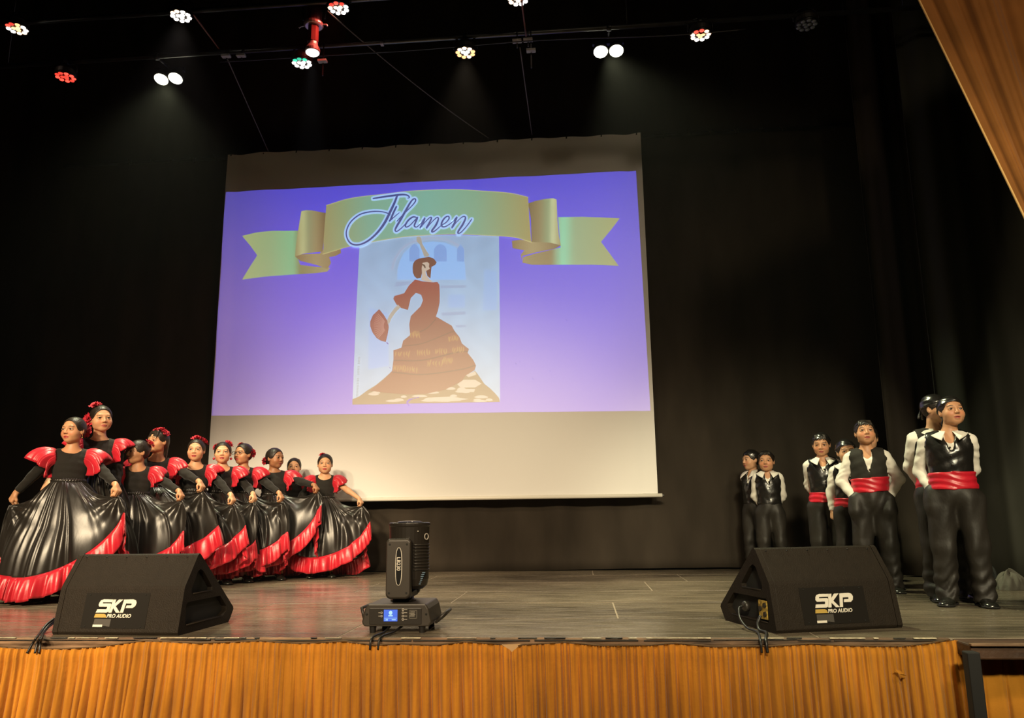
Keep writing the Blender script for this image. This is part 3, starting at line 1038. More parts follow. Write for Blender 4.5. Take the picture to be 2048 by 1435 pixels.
# multicore cable slung along the second pipe
cab = MB().tube([np.array([x, P2Y - 0.04 + 0.02 * sin(x * 2), P2Z - 0.115 - 0.02 * sin(x * 1.3) ** 2]) for x in np.linspace(-3.3, 1.6, 60)], 0.006, 6)
cab = cab.build('lamp_cable', rubber, smooth=True)
tag(cab, 'thin dark cable slung just below the steel lighting pipe', 'cable')


def zoom_lens_mat(i, c, e):
    return mat('lens_%s_%d' % (i, int(e * 10)), (0.1, 0.1, 0.1), 0.3, emit=c, estr=e)


LED = {'red': (1.0, 0.05, 0.03), 'warm': (1.0, 0.62, 0.36), 'white': (1.0, 0.93, 0.82), 'green': (0.05, 0.85, 0.50), 'off': (0.25, 0.25, 0.22), 'amber': (1.0, 0.42, 0.16)}
par_meshes = {}


def par_lamp(px, py, Y, zpipe, ypipe, pattern, label, estr, light=None):
    """flat LED par can hanging face down; pattern = (centre, [outer ring of 9, first = far side])"""
    p = at(px, py, Y)
    r = 0.098
    root = empty('led_par_lamp', tuple(p))
    body = MB()
    body.lathe((0, 0, 0), (0, 0, 1), [(r * 0.96, -0.012), (r, 0.0), (r, 0.05), (r * 0.8, 0.085), (r * 0.45, 0.10)], 28)
    body.build('housing', plastic_black, root, smooth=False, bevel=0.004)
    rim = MB().lathe((0, 0, -0.013), (0, 0, 1), [(r * 1.02, 0.0), (r * 1.05, 0.006), (r * 1.05, 0.018), (r * 1.0, 0.02)], 28, cap=False)
    rim.build('rim', metal_dark, root, smooth=True)
    yk = MB()
    zt = zpipe - p[2] - 0.03
    yk.tube([(-r * 1.12, 0, 0.03), (-r * 1.14, 0, 0.10), (-r * 0.6, 0, 0.15), (0, 0, 0.16), (r * 0.6, 0, 0.15), (r * 1.14, 0, 0.10), (r * 1.12, 0, 0.03)], 0.008, 6)
    yk.build('yoke', metal_dark, root, smooth=True)
    cl = MB().tube([(0, 0, 0.155), (0, (ypipe - p[1]) * 0.5, (0.155 + zt) / 2), (0, ypipe - p[1], zt + 0.005)], 0.012, 8)
    cl.lathe((-0.02, ypipe - p[1], zpipe - p[2]), (1, 0, 0), [(0.032, 0), (0.034, 0.005), (0.034, 0.035), (0.032, 0.04)], 14)
    cl.build('clamp', metal_dark, root, smooth=True)
    cen, ring = pattern

    def lens(x, y, rad, kind):
        kname, e = kind
        mm = zoom_lens_mat(kname, LED[kname], e)
        key = (round(rad, 4), kname, e)
        if key not in par_meshes:
            o = MB().lathe((0, 0, 0), (0, 0, -1), [(rad, 0), (rad * 0.9, rad * 0.28), (rad * 0.5, rad * 0.5), (rad * 0.08, rad * 0.58)], 12)
            o = o.build('led_lens', mm, root, smooth=True)
            par_meshes[key] = o.data
        else:
            o = link_mesh('led_lens', par_meshes[key], None, root)
        o.location = (x, y, -0.012)
    n = len(ring)
    for k, kind in enumerate(ring):
        t = 2 * pi * k / n
        lens(0.072 * sin(t), -0.072 * cos(t), 0.021, kind)
    for dx, dy in ((0, 0.022), (0.021, -0.012), (-0.021, -0.012)):
        lens(dx, dy, 0.020, cen)
    if light:
        spot('lamp_light', tuple(p + np.array([0, 0, -0.05])), tuple(p + np.array([0, 0, -5.0])), light[1], light[0], 60, 0.6, 0.08, None).parent = None
    return tag(root, label, 'stage lamp', 'LED lamps hanging from the lighting pipes')


W3, R3, R1 = ('white', 6.0), ('red', 3.0), ('red', 1.4)
WA = ('warm', 5.0)
AM = ('amber', 2.6)
mix1 = (('amber', 3.5), [R1, AM, W3, W3, WA, WA, W3, W3, R3])
par_lamp(34, 55, P1Y, P1Z, P1Y, mix1, 'LED lamp glowing red and white in the top left corner', 1)
par_lamp(131, 152, P2Y, P2Z, P2Y, (('red', 1.6), [R1, R3, R3, R3, R1, R3, R3, R3, R1]), 'deep red LED lamp, lowest one at the far left', 1)
par_lamp(362, 30, P1Y, P1Z, P1Y, (W3, [WA, W3, W3, W3, W3, W3, W3, W3, WA]), 'LED lamp glowing pinkish white at the top left of centre', 1, ((1.0, 0.85, 0.75), 350))
par_lamp(677, 14, P1Y, P1Z, P1Y, (('warm', 4.0), [R3, R1, W3, W3, W3, W3, W3, WA, R1]), 'red and white LED lamp just right of the hanging spotlight', 1)
par_lamp(604, 124, P2Y, P2Z, P2Y, (('white', 4.0), [('green', 0.8), ('green', 1.2), W3, W3, W3, W3, W3, W3, ('green', 1.2)]), 'LED lamp glowing green and white below the hanging spotlight', 1)
par_lamp(931, 103, P2Y, P2Z, P2Y, (W3, [WA, WA, AM, AM, WA, AM, AM, AM, WA]), 'orange and white LED lamp above the middle of the screen', 1, ((1.0, 0.8, 0.55), 500))
par_lamp(1036, -4, P1Y, P1Z, P1Y, (WA, [R3, WA, W3, W3, W3, W3, WA, WA, R3]), 'LED lamp cut off by the top edge at the centre', 1)
par_lamp(1401, 68, P2Y, P2Z, P2Y, (('amber', 3.0), [R3, ('warm', 3.0), WA, W3, W3, W3, WA, WA, R3]), 'red and white LED lamp right of the twin floodlights', 1)
par_lamp(1613, 48, P2Y, P2Z, P2Y, (('off', 0.03), [('off', 0.03)] * 9), 'unlit grey LED lamp at the upper right', 1)


def twin_flood(px, py, Y, label, aim, power, angle):
    p = at(px, py, Y)
    root = empty('twin_floodlight', tuple(p))
    ax = Vector((0, -0.42, -1)).normalized()
    up = -ax
    bar = MB().box((0, 0.02, 0.10), (0.30, 0.05, 0.04))
    bar.build('bracket', metal_dark, root, bevel=0.005)
    MB().tube([(0, 0.02, 0.12), (0, (P2Y - p[1]), P2Z - p[2] - 0.01)], 0.012, 8).lathe((-0.02, P2Y - p[1], P2Z - p[2]), (1, 0, 0), [(0.032, 0), (0.034, 0.005), (0.034, 0.035), (0.032, 0.04)], 14).build('clamp', metal_dark, root, smooth=True)
    for s in (-1, 1):
        c = Vector((s * 0.074, 0, 0))
        can = MB().lathe(c, up, [(0.072, -0.004), (0.074, 0.01), (0.066, 0.06), (0.045, 0.10)], 24).build('can', plastic_black, root, smooth=True)
        MB().lathe(c - up * 0.006, ax, [(0.066, 0.0), (0.055, 0.012), (0.03, 0.020), (0.005, 0.023)], 24).build('lens', mat('flood_lens', (0.2, 0.2, 0.2), 0.3, emit=(1.0, 0.97, 0.72), estr=12.0), can, smooth=True)
        l = bpy.data.lights.new('flood_light', 'SPOT')
    loc = p + np.array(ax) * 0.06
    spot('flood_light', tuple(loc), aim, power, (0.95, 0.96, 0.58), angle, 0.75, 0.07)
    return tag(root, label, 'floodlight', 'twin white floodlights')


twin_flood(337, 157, 6.75, 'twin yellowish white floodlight at the upper left', (-3.2, 5.6, 0), 700, 80)
twin_flood(1217, 102, 6.75, 'twin yellowish white floodlight above the right edge of the screen', (1.9, 5.4, 0), 900, 70)

# profile spotlight hanging straight down, red light painted into the body colour
ps = at(625, 105, 6.15)
root = empty('profile_spotlight', tuple(ps))
tag(root, 'long profile spotlight pointing straight down, body tinted as if in red light', 'spotlight')
red_lit_body = mat('spotlight_body', (0.10, 0.03, 0.028), 0.35, metal=0.4)
MB().lathe((0, 0, 0), (0, 0, 1), [(0.062, 0.0), (0.066, 0.004), (0.066, 0.03), (0.046, 0.07), (0.044, 0.10)], 20).build('front_barrel', mat('spot_silver', (0.4, 0.33, 0.32), 0.3, metal=0.7), root, smooth=False, bevel=0.003)
MB().lathe((0, 0, 0.10), (0, 0, 1), [(0.05, 0), (0.05, 0.16)], 8).build('lens_tube', red_lit_body, root)
MB().lathe((0, 0, 0.255), (0, 0, 1), [(0.075, 0), (0.088, 0.012), (0.088, 0.03), (0.075, 0.045)], 20).build('gate_ring', MATS['spot_silver'], root, bevel=0.004)
MB().lathe((0, 0, 0.30), (0, 0, 1), [(0.07, 0), (0.072, 0.12), (0.055, 0.20), (0.03, 0.23)], 16).build('lamp_house', red_lit_body, root)
MB().lathe((0, 0, -0.006), (0, 0, -1), [(0.058, 0.0), (0.045, 0.010), (0.01, 0.016)], 20).build('lens', mat('spot_lens', (0.2, 0.2, 0.2), 0.3, emit=(1.0, 0.95, 0.88), estr=9.0), root, smooth=True)
for s in (-1, 1):
    MB().tube([(s * 0.085, 0, 0.275), (s * 0.12, 0, 0.27), (s * 0.13, -0.01, 0.25)], 0.008, 6).build('shutter_handle', MATS['spot_silver'], root, smooth=True)
zt = 0.66
MB().tube([(-0.1, 0, 0.33), (-0.11, 0, 0.5), (-0.06, 0, 0.58), (0.06, 0, 0.58), (0.11, 0, 0.5), (0.1, 0, 0.33)], 0.009, 6).build('yoke', metal_dark, root, smooth=True)
MB().tube([(0, 0, 0.58), (0, 0, 8.15 - ps[2])], 0.012, 8).build('hanging_rod', metal_dark, root, smooth=True)
spot('profile_light', tuple(ps + np.array([0, 0, -0.04])), tuple(ps + np.array([0.0, 0.25, -4])), 480, (0.92, 0.95, 1.0), 22, 0.5, 0.05)
spot('par_red_light', tuple(at(677, 14, P1Y) + np.array([0, 0, -0.05])), tuple(ps + np.array([0.0, 0, -0.1])), 40, (1.0, 0.12, 0.08), 120, 1.0, 0.05)

# small white junction tags on the pipes
for (x, y, Y) in ((452, 112, P2Y), (482, 111, P2Y), (645, 122, P2Y), (764, 88, P2Y), (1034, 82, P2Y), (1056, 80, P2Y), (1062, 101, P2Y)):
    p = at(x, y, Y - 0.05)
    t = MB().box((0, 0, 0), (0.085 if y != 88 else 0.03, 0.05, 0.022)).build('junction_box', mat('junction_grey', (0.33, 0.32, 0.30), 0.6), None, bevel=0.004)
    t.location = tuple(p)
    MB().box((0, 0.02, 0.026), (0.012, 0.008, max(0.02, 2 * (P2Z - p[2]) - 0.05) if P2Z - p[2] > 0.01 else 0.02)).build('bracket', metal_dark, t)
    lab = {452: 'left one of two pale junction boxes where the rope leaves the pipe', 482: 'right one of two pale junction boxes where the rope leaves the pipe',
           645: 'pale junction box beside the green lamp', 764: 'tiny pale junction box where the slanting rope crosses the pipe',
           1034: 'left pale junction box of the pair above the centre right of the screen', 1056: 'right pale junction box of the pair above the centre right of the screen',
           1062: 'pale junction box under the pair above the centre right of the screen'}[x]
    tag(t, lab, 'junction box', 'junction boxes on the lighting pipe')


def rope(a, b, label, sag=0.0, m=rope_m, r=0.006, name='rope', cat='rope'):
    a, b = np.array(a), np.array(b)
    o = MB().tube([a + (b - a) * t - np.array([0, 0, sag * 4 * t * (1 - t)]) for t in np.linspace(0, 1, 24)], r, 6).build(name, m, smooth=True)
    return tag(o, label, cat)


rope(at(452, 112, P2Y), at(537, 303, SCREEN_Y), 'thin grey rope dropping to the left end of the screen top')
rope(at(655, 22, P1Y), at(978, 276, SCREEN_Y), 'thin grey rope slanting from the spotlight to the middle of the screen top', 0.05)
rope(at(1040, 95, P2Y), at(1064, 270, SCREEN_Y), 'thin grey rope dropping to the right part of the screen top')
cord_red = mat('brown_cord', (0.16, 0.05, 0.03), 0.6)
rope(at(386, 28, P1Y), at(440, 100, P2Y), 'reddish brown cable running from the pinkish white lamp to the pipe', 0.0, cord_red, 0.008, 'lamp_cable', 'cable')
rope(at(1043, 0, P1Y), at(1052, 72, P2Y), 'reddish brown cable dropping from the lamp cut off at the top centre', 0.0, cord_red, 0.008, 'lamp_cable', 'cable')


# ================================================================== FLOOR MONITORS
def text_mesh(name, body, size, material, parent, mtx, bold=0.0, shear=0.0, sx=1.0, align='LEFT'):
    cu = bpy.data.curves.new(name, 'FONT')
    cu.body = body
    cu.size = size
    cu.offset = bold
    cu.shear = shear
    cu.align_x = align
    cu.extrude = 0.0008
    cu.resolution_u = 3
    ob = bpy.data.objects.new(name + '_tmp', cu)
    COL.objects.link(ob)
    bpy.context.view_layer.update()
    dg = bpy.context.evaluated_depsgraph_get()
    me = bpy.data.meshes.new_from_object(ob.evaluated_get(dg))
    bpy.data.objects.remove(ob)
    me.transform(mtx @ Matrix.Diagonal((sx, 1, 1, 1)))
    me.name = name
    me.materials.clear()
    return link_mesh(name, me, material, parent)


def flat_strokes(name, polys, thick, frame, material, parent):
    """polys in 2-D (u,v) -> thin plates on plane frame(u,v,h)"""
    m = MB()
    for poly in polys:
        n = len(poly)
        vs = [frame(u, v, 0) for u, v in poly] + [frame(u, v, thick) for u, v in poly]
        fs = [tuple(range(n)), tuple(range(2 * n - 1, n - 1, -1))] + [(i, (i + 1) % n, n + (i + 1) % n, n + i) for i in range(n)]
        m.add(vs, fs)
    return m.build(name, material, parent)


MW = 0.74
PROF = [(0.0, 0.016), (0.010, 0.0), (0.55, 0.0), (0.572, 0.022), (0.605, 0.070), (0.600, 0.084), (0.192, 0.413), (0.176, 0.4215), (0.160, 0.413), (0.048, 0.255), (0.041, 0.240)]


def inset(poly, d):
    c = np.mean(poly, axis=0)
    return [tuple(c + (np.array(p) - c) * d) for p in poly]


def monitor(x0, side, label, y0, yaw):
    root = empty('stage_monitor', (x0 + MW / 2 * cos(yaw), y0 + MW / 2 * sin(yaw), 0.0), yaw)
    h = MW / 2
    t = 0.03
    # middle box is narrower by the side cheeks, which carry the recesses
    m = MB().prism(PROF, -h + t, h - t)
    m.build('cabinet', cab_black, root, bevel=0.004)
    holes = [[(0.118, 0.205), (0.335, 0.205), (0.335, 0.225), (0.232, 0.318), (0.196, 0.334), (0.168, 0.322), (0.112, 0.230)],
             [(0.070, 0.045), (0.475, 0.045), (0.522, 0.072), (0.515, 0.098), (0.435, 0.165), (0.082, 0.165), (0.066, 0.150)]]
    for s in (-1, 1):
        bm = bmesh.new()
        xo = s * h
        xi = s * (h - t)
        outer = [bm.verts.new((xo, y, z)) for y, z in PROF]
        edges = [bm.edges.new((outer[i], outer[(i + 1) % len(outer)])) for i in range(len(outer))]
        hv = []
        for hole in holes:
            vs_ = [bm.verts.new((xo, y, z)) for y, z in hole]
            edges += [bm.edges.new((vs_[i], vs_[(i + 1) % len(vs_)])) for i in range(len(vs_))]
            hv.append(vs_)
        bmesh.ops.triangle_fill(bm, use_beauty=True, edges=edges)
        # remove triangles inside the holes
        for f in list(bm.faces):
            c = f.calc_center_median()
            for hole in holes:
                inside = False
                n = len(hole)
                for i in range(n):
                    (ya, za), (yb, zb) = hole[i], hole[(i + 1) % n]
                    if (za > c.z) != (zb > c.z) and c.y < (yb - ya) * (c.z - za) / (zb - za) + ya:
                        inside = not inside
                if inside:
                    bm.faces.remove(f)
                    break
        # walls of outer edge and recesses
        rim = [bm.verts.new((xi, y, z)) for y, z in PROF]
        for i in range(len(outer)):
            j = (i + 1) % len(outer)
            bm.faces.new((outer[i], outer[j], rim[j], rim[i]))
        for hole, vs_ in zip(holes, hv):
            inn = [bm.verts.new((xi + s * 0.001, y * 0.96 + 0.04 * 0.27, z * 0.97 + 0.03 * 0.15)) for y, z in hole]
            for i in range(len(vs_)):
                j = (i + 1) % len(vs_)
                bm.faces.new((vs_[i], vs_[j], inn[j], inn[i]))
        bmesh.ops.recalc_face_normals(bm, faces=bm.faces)
        me = bpy.data.meshes.new('side_cheek')
        bm.to_mesh(me)
        bm.free()
        ch = link_mesh('side_cheek', me, cab_black, root)
        for hole in holes:
            dp = MB().add([(xi + s * 0.0015, y * 0.96 + 0.04 * 0.27, z * 0.97 + 0.03 * 0.15) for y, z in hole], [tuple(range(len(hole)))])
            dp.build('recess_floor', cab_inner, ch)
        for hole, w in zip(holes, (0.006, 0.006)):
            a, b = (hole[0], hole[1])
            MB().tube([(xo, a[0] + 0.01, a[1]), (xo, b[0] - 0.01, b[1])], 0.0045, 6).build('recess_lip', cab_black, ch, smooth=True)
    # perforated grille on the performers' side (faces away)
    g0, g1 = np.array((0.585, 0.096)), np.array((0.205, 0.4025))
    nrm = np.array((0.329, 0.408)) / np.linalg.norm((0.329, 0.408))
    gp = [tuple(g0 + nrm * 0.003), tuple(g1 + nrm * 0.003), tuple(g1 + nrm * 0.011), tuple(g0 + nrm * 0.011)]
    MB().prism(gp, -h + 0.045, h - 0.045).build('grille', mat('grille_steel', (0.015, 0.015, 0.014), 0.5, metal=0.6, bump=(300, 0.8)), root)
    # screws along the top edge
    for k in range(6):
        x = -h + 0.06 + k * (MW - 0.12) / 5
        MB().sphere((x, 0.152, 0.4035), (0.006, 0.004, 0.004), 8, 5).build('screw', metal_dark, root, smooth=True)
    # name plate on the lower back panel; frame: u right, v up the sloping panel
    o = np.array((0.0, 0.0, 0.016))
    e = np.array((0.0, 0.041, 0.224))
    e = e / np.linalg.norm(e)
    nn = np.array((0.0, -e[2], e[1]))

    def fr(u, v, hh):
        p = o + e * v + nn * (hh + 0.0005)
        return (u, p[1], p[2])
    plate = flat_strokes('name_plate', [[(-0.205, 0.020), (0.175, 0.020), (0.175, 0.205), (-0.205, 0.205)]],
                         0.0015, fr, mat('plate_black', (0.008, 0.0065, 0.005), 0.6, spec=0.15), root)
    cu = -0.012
    for su in (-0.18, -0.06, 0.06, 0.15):
        for sv in (0.030, 0.196):
            p = fr(su, sv, 0.002)
            MB().sphere(p, 0.004, 8, 5).build('plate_screw', cab_inner, plate, smooth=True)
    # logo: bold slanted S K P built from plates (units of the photograph crop)
    k = 0.000595

    def lp(pts):
        return [((x - 860) * k * 0.985 + cu, (770 - y) * k * 1.02 + 0.026) for x, y in pts]
    S = [[(660, 645), (770, 645), (792, 636), (806, 608), (808, 582), (796, 566), (714, 566), (716, 556), (812, 556), (824, 532), (722, 530), (694, 538), (680, 556), (676, 580), (686, 594), (766, 594), (768, 604), (762, 616), (672, 616)]]
    K = [[(790, 645), (822, 645), (830, 606), (866, 645), (906, 645), (852, 590), (918, 532), (872, 532), (838, 568), (846, 532), (814, 532)]]
    P_ = [[(906, 645), (938, 645), (952, 566), (1008, 566), (1012, 574), (1004, 582), (962, 582), (956, 606), (1026, 606), (1050, 588), (1058, 560), (1046, 538), (1018, 530), (926, 532)]]
    flat_strokes('logo_letters', [lp(S[0]), lp(K[0]), lp(P_[0])], 0.0035, fr, logo_white, plate)
    flat_strokes('logo_bar', [lp([(652, 688), (778, 688), (768, 664), (750, 656), (660, 656)])], 0.003, fr, logo_gold, plate)
    bx = fr(lp([(778, 688)])[0][0], lp([(778, 688)])[0][1], 0.0025)
    mt = Matrix(((1, 0, 0, bx[0]), (0, e[1], nn[1], bx[1]), (0, e[2], nn[2], bx[2]), (0, 0, 0, 1)))
    text_mesh('logo_text', 'PRO AUDIO', 0.0265, logo_white, plate, mt, 0.0006, 0.2, 1.0)
    flat_strokes('sticker', [lp([(655, 768), (752, 768), (752, 748), (655, 748)])], 0.003, fr, logo_white, plate)
    flat_strokes('data_label', [lp([(658, 745), (825, 766), (828, 700), (662, 698)])], 0.0022, fr, mat('data_grey', (0.05, 0.045, 0.04), 0.5), plate)
    # rubber feet
    for fx in (-h + 0.06, h - 0.06):
        for fy in (0.05, 0.45):
            MB().cyl((fx, fy, 0.0), (fx, fy, 0.004), 0.02, n=12).build('foot', rubber, root)
    if side == 'R':   # connector panel in the near-side recess
        xi = -h + t
        pn = MB().box((-h + 0.006, 0.125, 0.105), (0.010, 0.085, 0.095)).build('connector_panel', mat('connector_brass', (0.46, 0.31, 0.06), 0.45, metal=0.3, noise=(60, 0.7)), root, bevel=0.002)
        for yy, zz in ((0.10, 0.130), (0.10, 0.085), (0.145, 0.110)):
            MB().cyl((-h + 0.012, yy, zz), (-h - 0.006, yy, zz), 0.013, n=12).build('socket', plastic_black, pn, smooth=False)
        MB().lathe((-h + 0.012, 0.30, 0.105), (-1, 0, 0), [(0.028, 0), (0.028, 0.02), (0.022, 0.028)], 14).build('speaker_socket', plastic_black, root, smooth=True)
    return tag(root, label, 'loudspeaker', 'wedge stage monitors')


monitor(-2.911, 'L', 'black wedge stage monitor in front of the girls in red ruffled dresses', 4.248, -0.0555)
monitor(0.975, 'R', 'black wedge stage monitor with brass connector, in front of the boys in waistcoats', 4.279, 0.2995)


def cable(pts, label, r=0.006, name='speaker_cable'):
    o = MB().tube(smooth_path(pts, 8), r, 8).build(name, rubber, smooth=True)
    return tag(o, label, 'cable')


e = EDGE - 0.03
cable([at(108, 1236, 4.40), at(93, 1248, 4.33), at(82, 1262, 4.26), onz(74, 1273, 0.010), np.array([at(66, 1284, e - .02)[0], e - .02, -0.02]), np.array([at(56, 1296, e - .03)[0], e - .035, -0.07])],
      'outermost of the black cables dropping over the stage edge by the left monitor')
cable([at(108, 1240, 4.40), at(95, 1252, 4.33), at(86, 1264, 4.26), onz(80, 1274, 0.010), np.array([at(75, 1284, e - .02)[0], e - .02, -0.02]), np.array([at(72, 1296, e - .03)[0], e - .035, -0.07])],
      'middle one of the black cables dropping over the stage edge by the left monitor')
cable([at(108, 1245, 4.40), at(96, 1254, 4.33), at(87, 1266, 4.26), onz(83, 1275, 0.010), np.array([at(81, 1285, e - .02)[0], e - .02, -0.02]), np.array([at(80, 1296, e - .03)[0], e - .035, -0.07])],
      'innermost of the black cables dropping over the stage edge by the left monitor')
def mr(l, d, z):
    return np.array([0.970 + cos(0.2995) * l - sin(0.2995) * d, 4.279 + sin(0.2995) * l + cos(0.2995) * d, z])


cable([mr(-0.016, 0.30, 0.105), mr(-0.045, 0.285, 0.095), mr(-0.075, 0.22, 0.050), mr(-0.085, 0.13, 0.016), mr(-0.085, 0.03, 0.009), np.array([at(1524, 1277, e)[0] - 0.012, e - .018, -0.003]), np.array([at(1524, 1290, e)[0] - 0.012, e - .040, -0.06])],
      'black cable looping from the speaker socket of the right monitor', 0.006)
cable([mr(-0.012, 0.12, 0.075), mr(-0.035, 0.11, 0.040), mr(-0.050, 0.07, 0.012), mr(-0.052, 0.0, 0.009), np.array([at(1527, 1278, e)[0] + 0.008, e - .018, -0.003]), np.array([at(1527, 1290, e)[0] + 0.008, e - .040, -0.06])],
      'thick black cable hanging from the brass connector of the right monitor', 0.008)

# ================================================================== MOVING HEAD LIGHT
ml = onz(803, 1264)
MLX, MLY = ml[0] - 0.022, 4.30
mh = empty('moving_head_light', (MLX, MLY + 0.17, 0.0))
tag(mh, 'black moving head stage light with blue display standing at the stage edge', 'stage light')
base = MB()
bw, bd = 0.175, 0.165
# chamfered base box: profile in x,z lofted along y
prof = [(-bw, 0.035), (-bw - 0.012, 0.055), (-bw + 0.004, 0.125), (-bw + 0.02, 0.150), (bw - 0.02, 0.150), (bw - 0.004, 0.125), (bw + 0.012, 0.055), (bw, 0.035)]
base.loft([[Vector((x * k, y, z)) for x, z in prof] for y, k in ((-bd, 1.0), (-bd + 0.01, 1.02), (bd - 0.01, 1.02), (bd, 1.0))])
bs = base.build('base', mat('lamp_plastic', (0.034, 0.028, 0.022), 0.42, bump=(200, 0.03)), mh, bevel=0.006)
MB().box((-0.005, -bd - 0.002, 0.088), (0.285, 0.006, 0.082)).build('control_panel', mat('panel_black', (0.022, 0.019, 0.016), 0.35), bs, bevel=0.002)
cp = bs
# LCD
lcd = MB().box((-0.030, -bd - 0.006, 0.092), (0.074, 0.003, 0.060)).build('display', mat('lcd_blue', (0.02, 0.03, 0.1), 0.2, emit=(0.10, 0.22, 1.0), estr=0.75), bs)
lc = mat('lcd_light', (0.1, 0.1, 0.1), 0.3, emit=(0.45, 0.85, 1.0), estr=0.9)
m = MB()
m.sphere((-0.030, -bd - 0.0078, 0.106), (0.010, 0.0006, 0.011), 12, 6)
m.box((-0.030, -bd - 0.0078, 0.091), (0.024, 0.0008, 0.006))
m.box((-0.030, -bd - 0.0078, 0.079), (0.070, 0.0008, 0.0012))
m.build('display_icon', lc, bs)
mt = Matrix(((1, 0, 0, -0.062), (0, 0, -1, -bd - 0.0080), (0, 1, 0, 0.0665), (0, 0, 0, 1)))
text_mesh('display_digits', '130', 0.012, lc, bs, mt, 0.0003, 0, 1.0)
MB().box((-0.012, -bd - 0.0078, 0.0705), (0.022, 0.0008, 0.004)).build('display_bar', lc, bs)
pw = mat('panel_print', (0.5, 0.46, 0.40), 0.5)
m = MB()
for (x, z) in ((-0.080, 0.106), (-0.080, 0.089)):
    m.lathe((x, -bd - 0.0045, z), (0, -1, 0), [(0.0055, 0), (0.0055, 0.002), (0.0035, 0.002), (0.0035, 0.0)], 12, cap=False)
    m.box((x - 0.012, -bd - 0.0052, z), (0.010, 0.001, 0.002))
for z in (0.122, 0.106, 0.089, 0.072):
    m.lathe((0.037, -bd - 0.0045, z), (0, -1, 0), [(0.006, 0), (0.006, 0.002), (0.0038, 0.002), (0.0038, 0.0)], 12, cap=False)
    m.box((0.052, -bd - 0.0052, z), (0.016, 0.001, 0.002))
tag(m.build('button_print', pw, bs), kind='stuff')
m = MB()
for a_, b_ in (((0.072, 0.078), (0.072, 0.118)), ((0.112, 0.078), (0.112, 0.118)), ((0.072, 0.118), (0.112, 0.118)), ((0.072, 0.078), (0.112, 0.078))):
    m.box(((a_[0] + b_[0]) / 2, -bd - 0.0055, (a_[1] + b_[1]) / 2), (abs(a_[0] - b_[0]) + 0.0012, 0.001, abs(a_[1] - b_[1]) + 0.0012))
for k in range(4):
    m.box((0.090 - 0.003 * (k % 2), -bd - 0.0055, 0.110 - k * 0.007), (0.026, 0.001, 0.0035))
tag(m.build('rating_plate', mat('rating_grey', (0.26, 0.24, 0.2), 0.5), bs), kind='stuff')
for sx in (-1, 1):
    MB().sphere((sx * (bw - 0.013), -bd - 0.001, 0.098), (0.006, 0.004, 0.006), 8, 5).build('panel_screw', cab_inner, bs, smooth=True)
    for sy in (-1, 1):
        MB().cyl((sx * (bw - 0.04), sy * (bd - 0.03), 0.0), (sx * (bw - 0.04), sy * (bd - 0.03), 0.04), 0.016, 0.020, n=14).build('foot', rubber, mh, smooth=False)
    # folded carry handles on both sides
    hd = MB()
    hd.prism([(-0.09, 0.0), (0.09, 0.0), (0.10, 0.02), (-0.10, 0.02)], 0, 0.014)
    ho = hd.build('handle', plastic_black, mh, bevel=0.003)
    ho.location = (sx * (bw + 0.014) - (0.014 if sx < 0 else 0), 0.02, 0.045)
    ho.rotation_euler = (0, sx * 0.85 if sx > 0 else -0.25, 0)
    MB().tube([(0.006, -0.09, 0.015), (0.004, -0.085, 0.075), (0.004, 0.085, 0.075), (0.006, 0.09, 0.015)], 0.009, 8).build('handle_grip', plastic_black, ho, smooth=True)
# neck and yoke
MB().lathe((0.0, 0, 0.148), (0, 0, 1), [(0.07, 0), (0.072, 0.008), (0.06, 0.014), (0.058, 0.026)], 24).build('pan_neck', plastic_black, mh, smooth=True)
YZ0, YZ1 = 0.170, 0.492
arm_prof = [(-0.068, 0.195), (-0.062, 0.182), (-0.045, 0.172), (0.045, 0.172), (0.062, 0.182), (0.068, 0.195), (0.068, 0.478), (0.056, 0.492), (-0.056, 0.492), (-0.068, 0.478)]
yoke = None
for s in (-1, 1):
    yy = s * 0.118
    k = MB().loft([[Vector((x * kk, y, 0.33 + (z - 0.33) * kk)) for x, z in arm_prof] for y, kk in ((yy - 0.026, 0.94), (yy - 0.018, 1.0), (yy + 0.018, 1.0), (yy + 0.026, 0.94))])
    ob = k.build('yoke_arm', MATS['lamp_plastic'] if s < 0 else plastic_black, mh, bevel=0.003)
    if s < 0:
        yoke = ob
MB().box((0, 0, 0.188), (0.12, 0.23, 0.034)).build('yoke_bridge', plastic_black, mh, bevel=0.008)
# oval badge with model number, reading downwards
yb = -0.118 - 0.027
badge = MB()
ov = [(0.0155 * (abs(cos(t)) ** 0.8) * (1 if cos(t) >= 0 else -1), 0.0 + 0.098 * (abs(sin(t)) ** 0.75) * (1 if sin(t) >= 0 else -1)) for t in np.linspace(0, 2 * pi, 41)[:-1]]


def fr2(u, v, h_):
    return (u + 0.004, yb - h_, 0.345 + v)


flat_strokes('badge_rim', [[(u * 1.22, v * 1.025) for u, v in ov]], 0.0012, fr2, logo_white, yoke)
flat_strokes('badge', [ov], 0.0022, fr2, mat('badge_black', (0.006, 0.006, 0.006), 0.3), yoke)
mt = Matrix(((0, 1, 0, 0.004 - 0.0095), (0, 0, -1, yb - 0.0026), (-1, 0, 0, 0.345 + 0.050), (0, 0, 0, 1)))
text_mesh('badge_text', 'LB230', 0.0285, logo_white, yoke, mt, 0.0004, 0, 1.0)
for sx in (-1, 1):
    for z in (0.205, 0.462):
        MB().cyl((sx * 0.048, yb + 0.003, z), (sx * 0.048, yb - 0.0005, z), 0.006, n=10).build('arm_screw', cab_inner, yoke)
m = MB()
for k in range(6):
    m.box((-0.035 + k * 0.013, -0.118, 0.4925), (0.005, 0.03, 0.003), Matrix.Rotation(0.5, 3, 'Z'))
m.build('vent_slots', cab_inner, yoke)
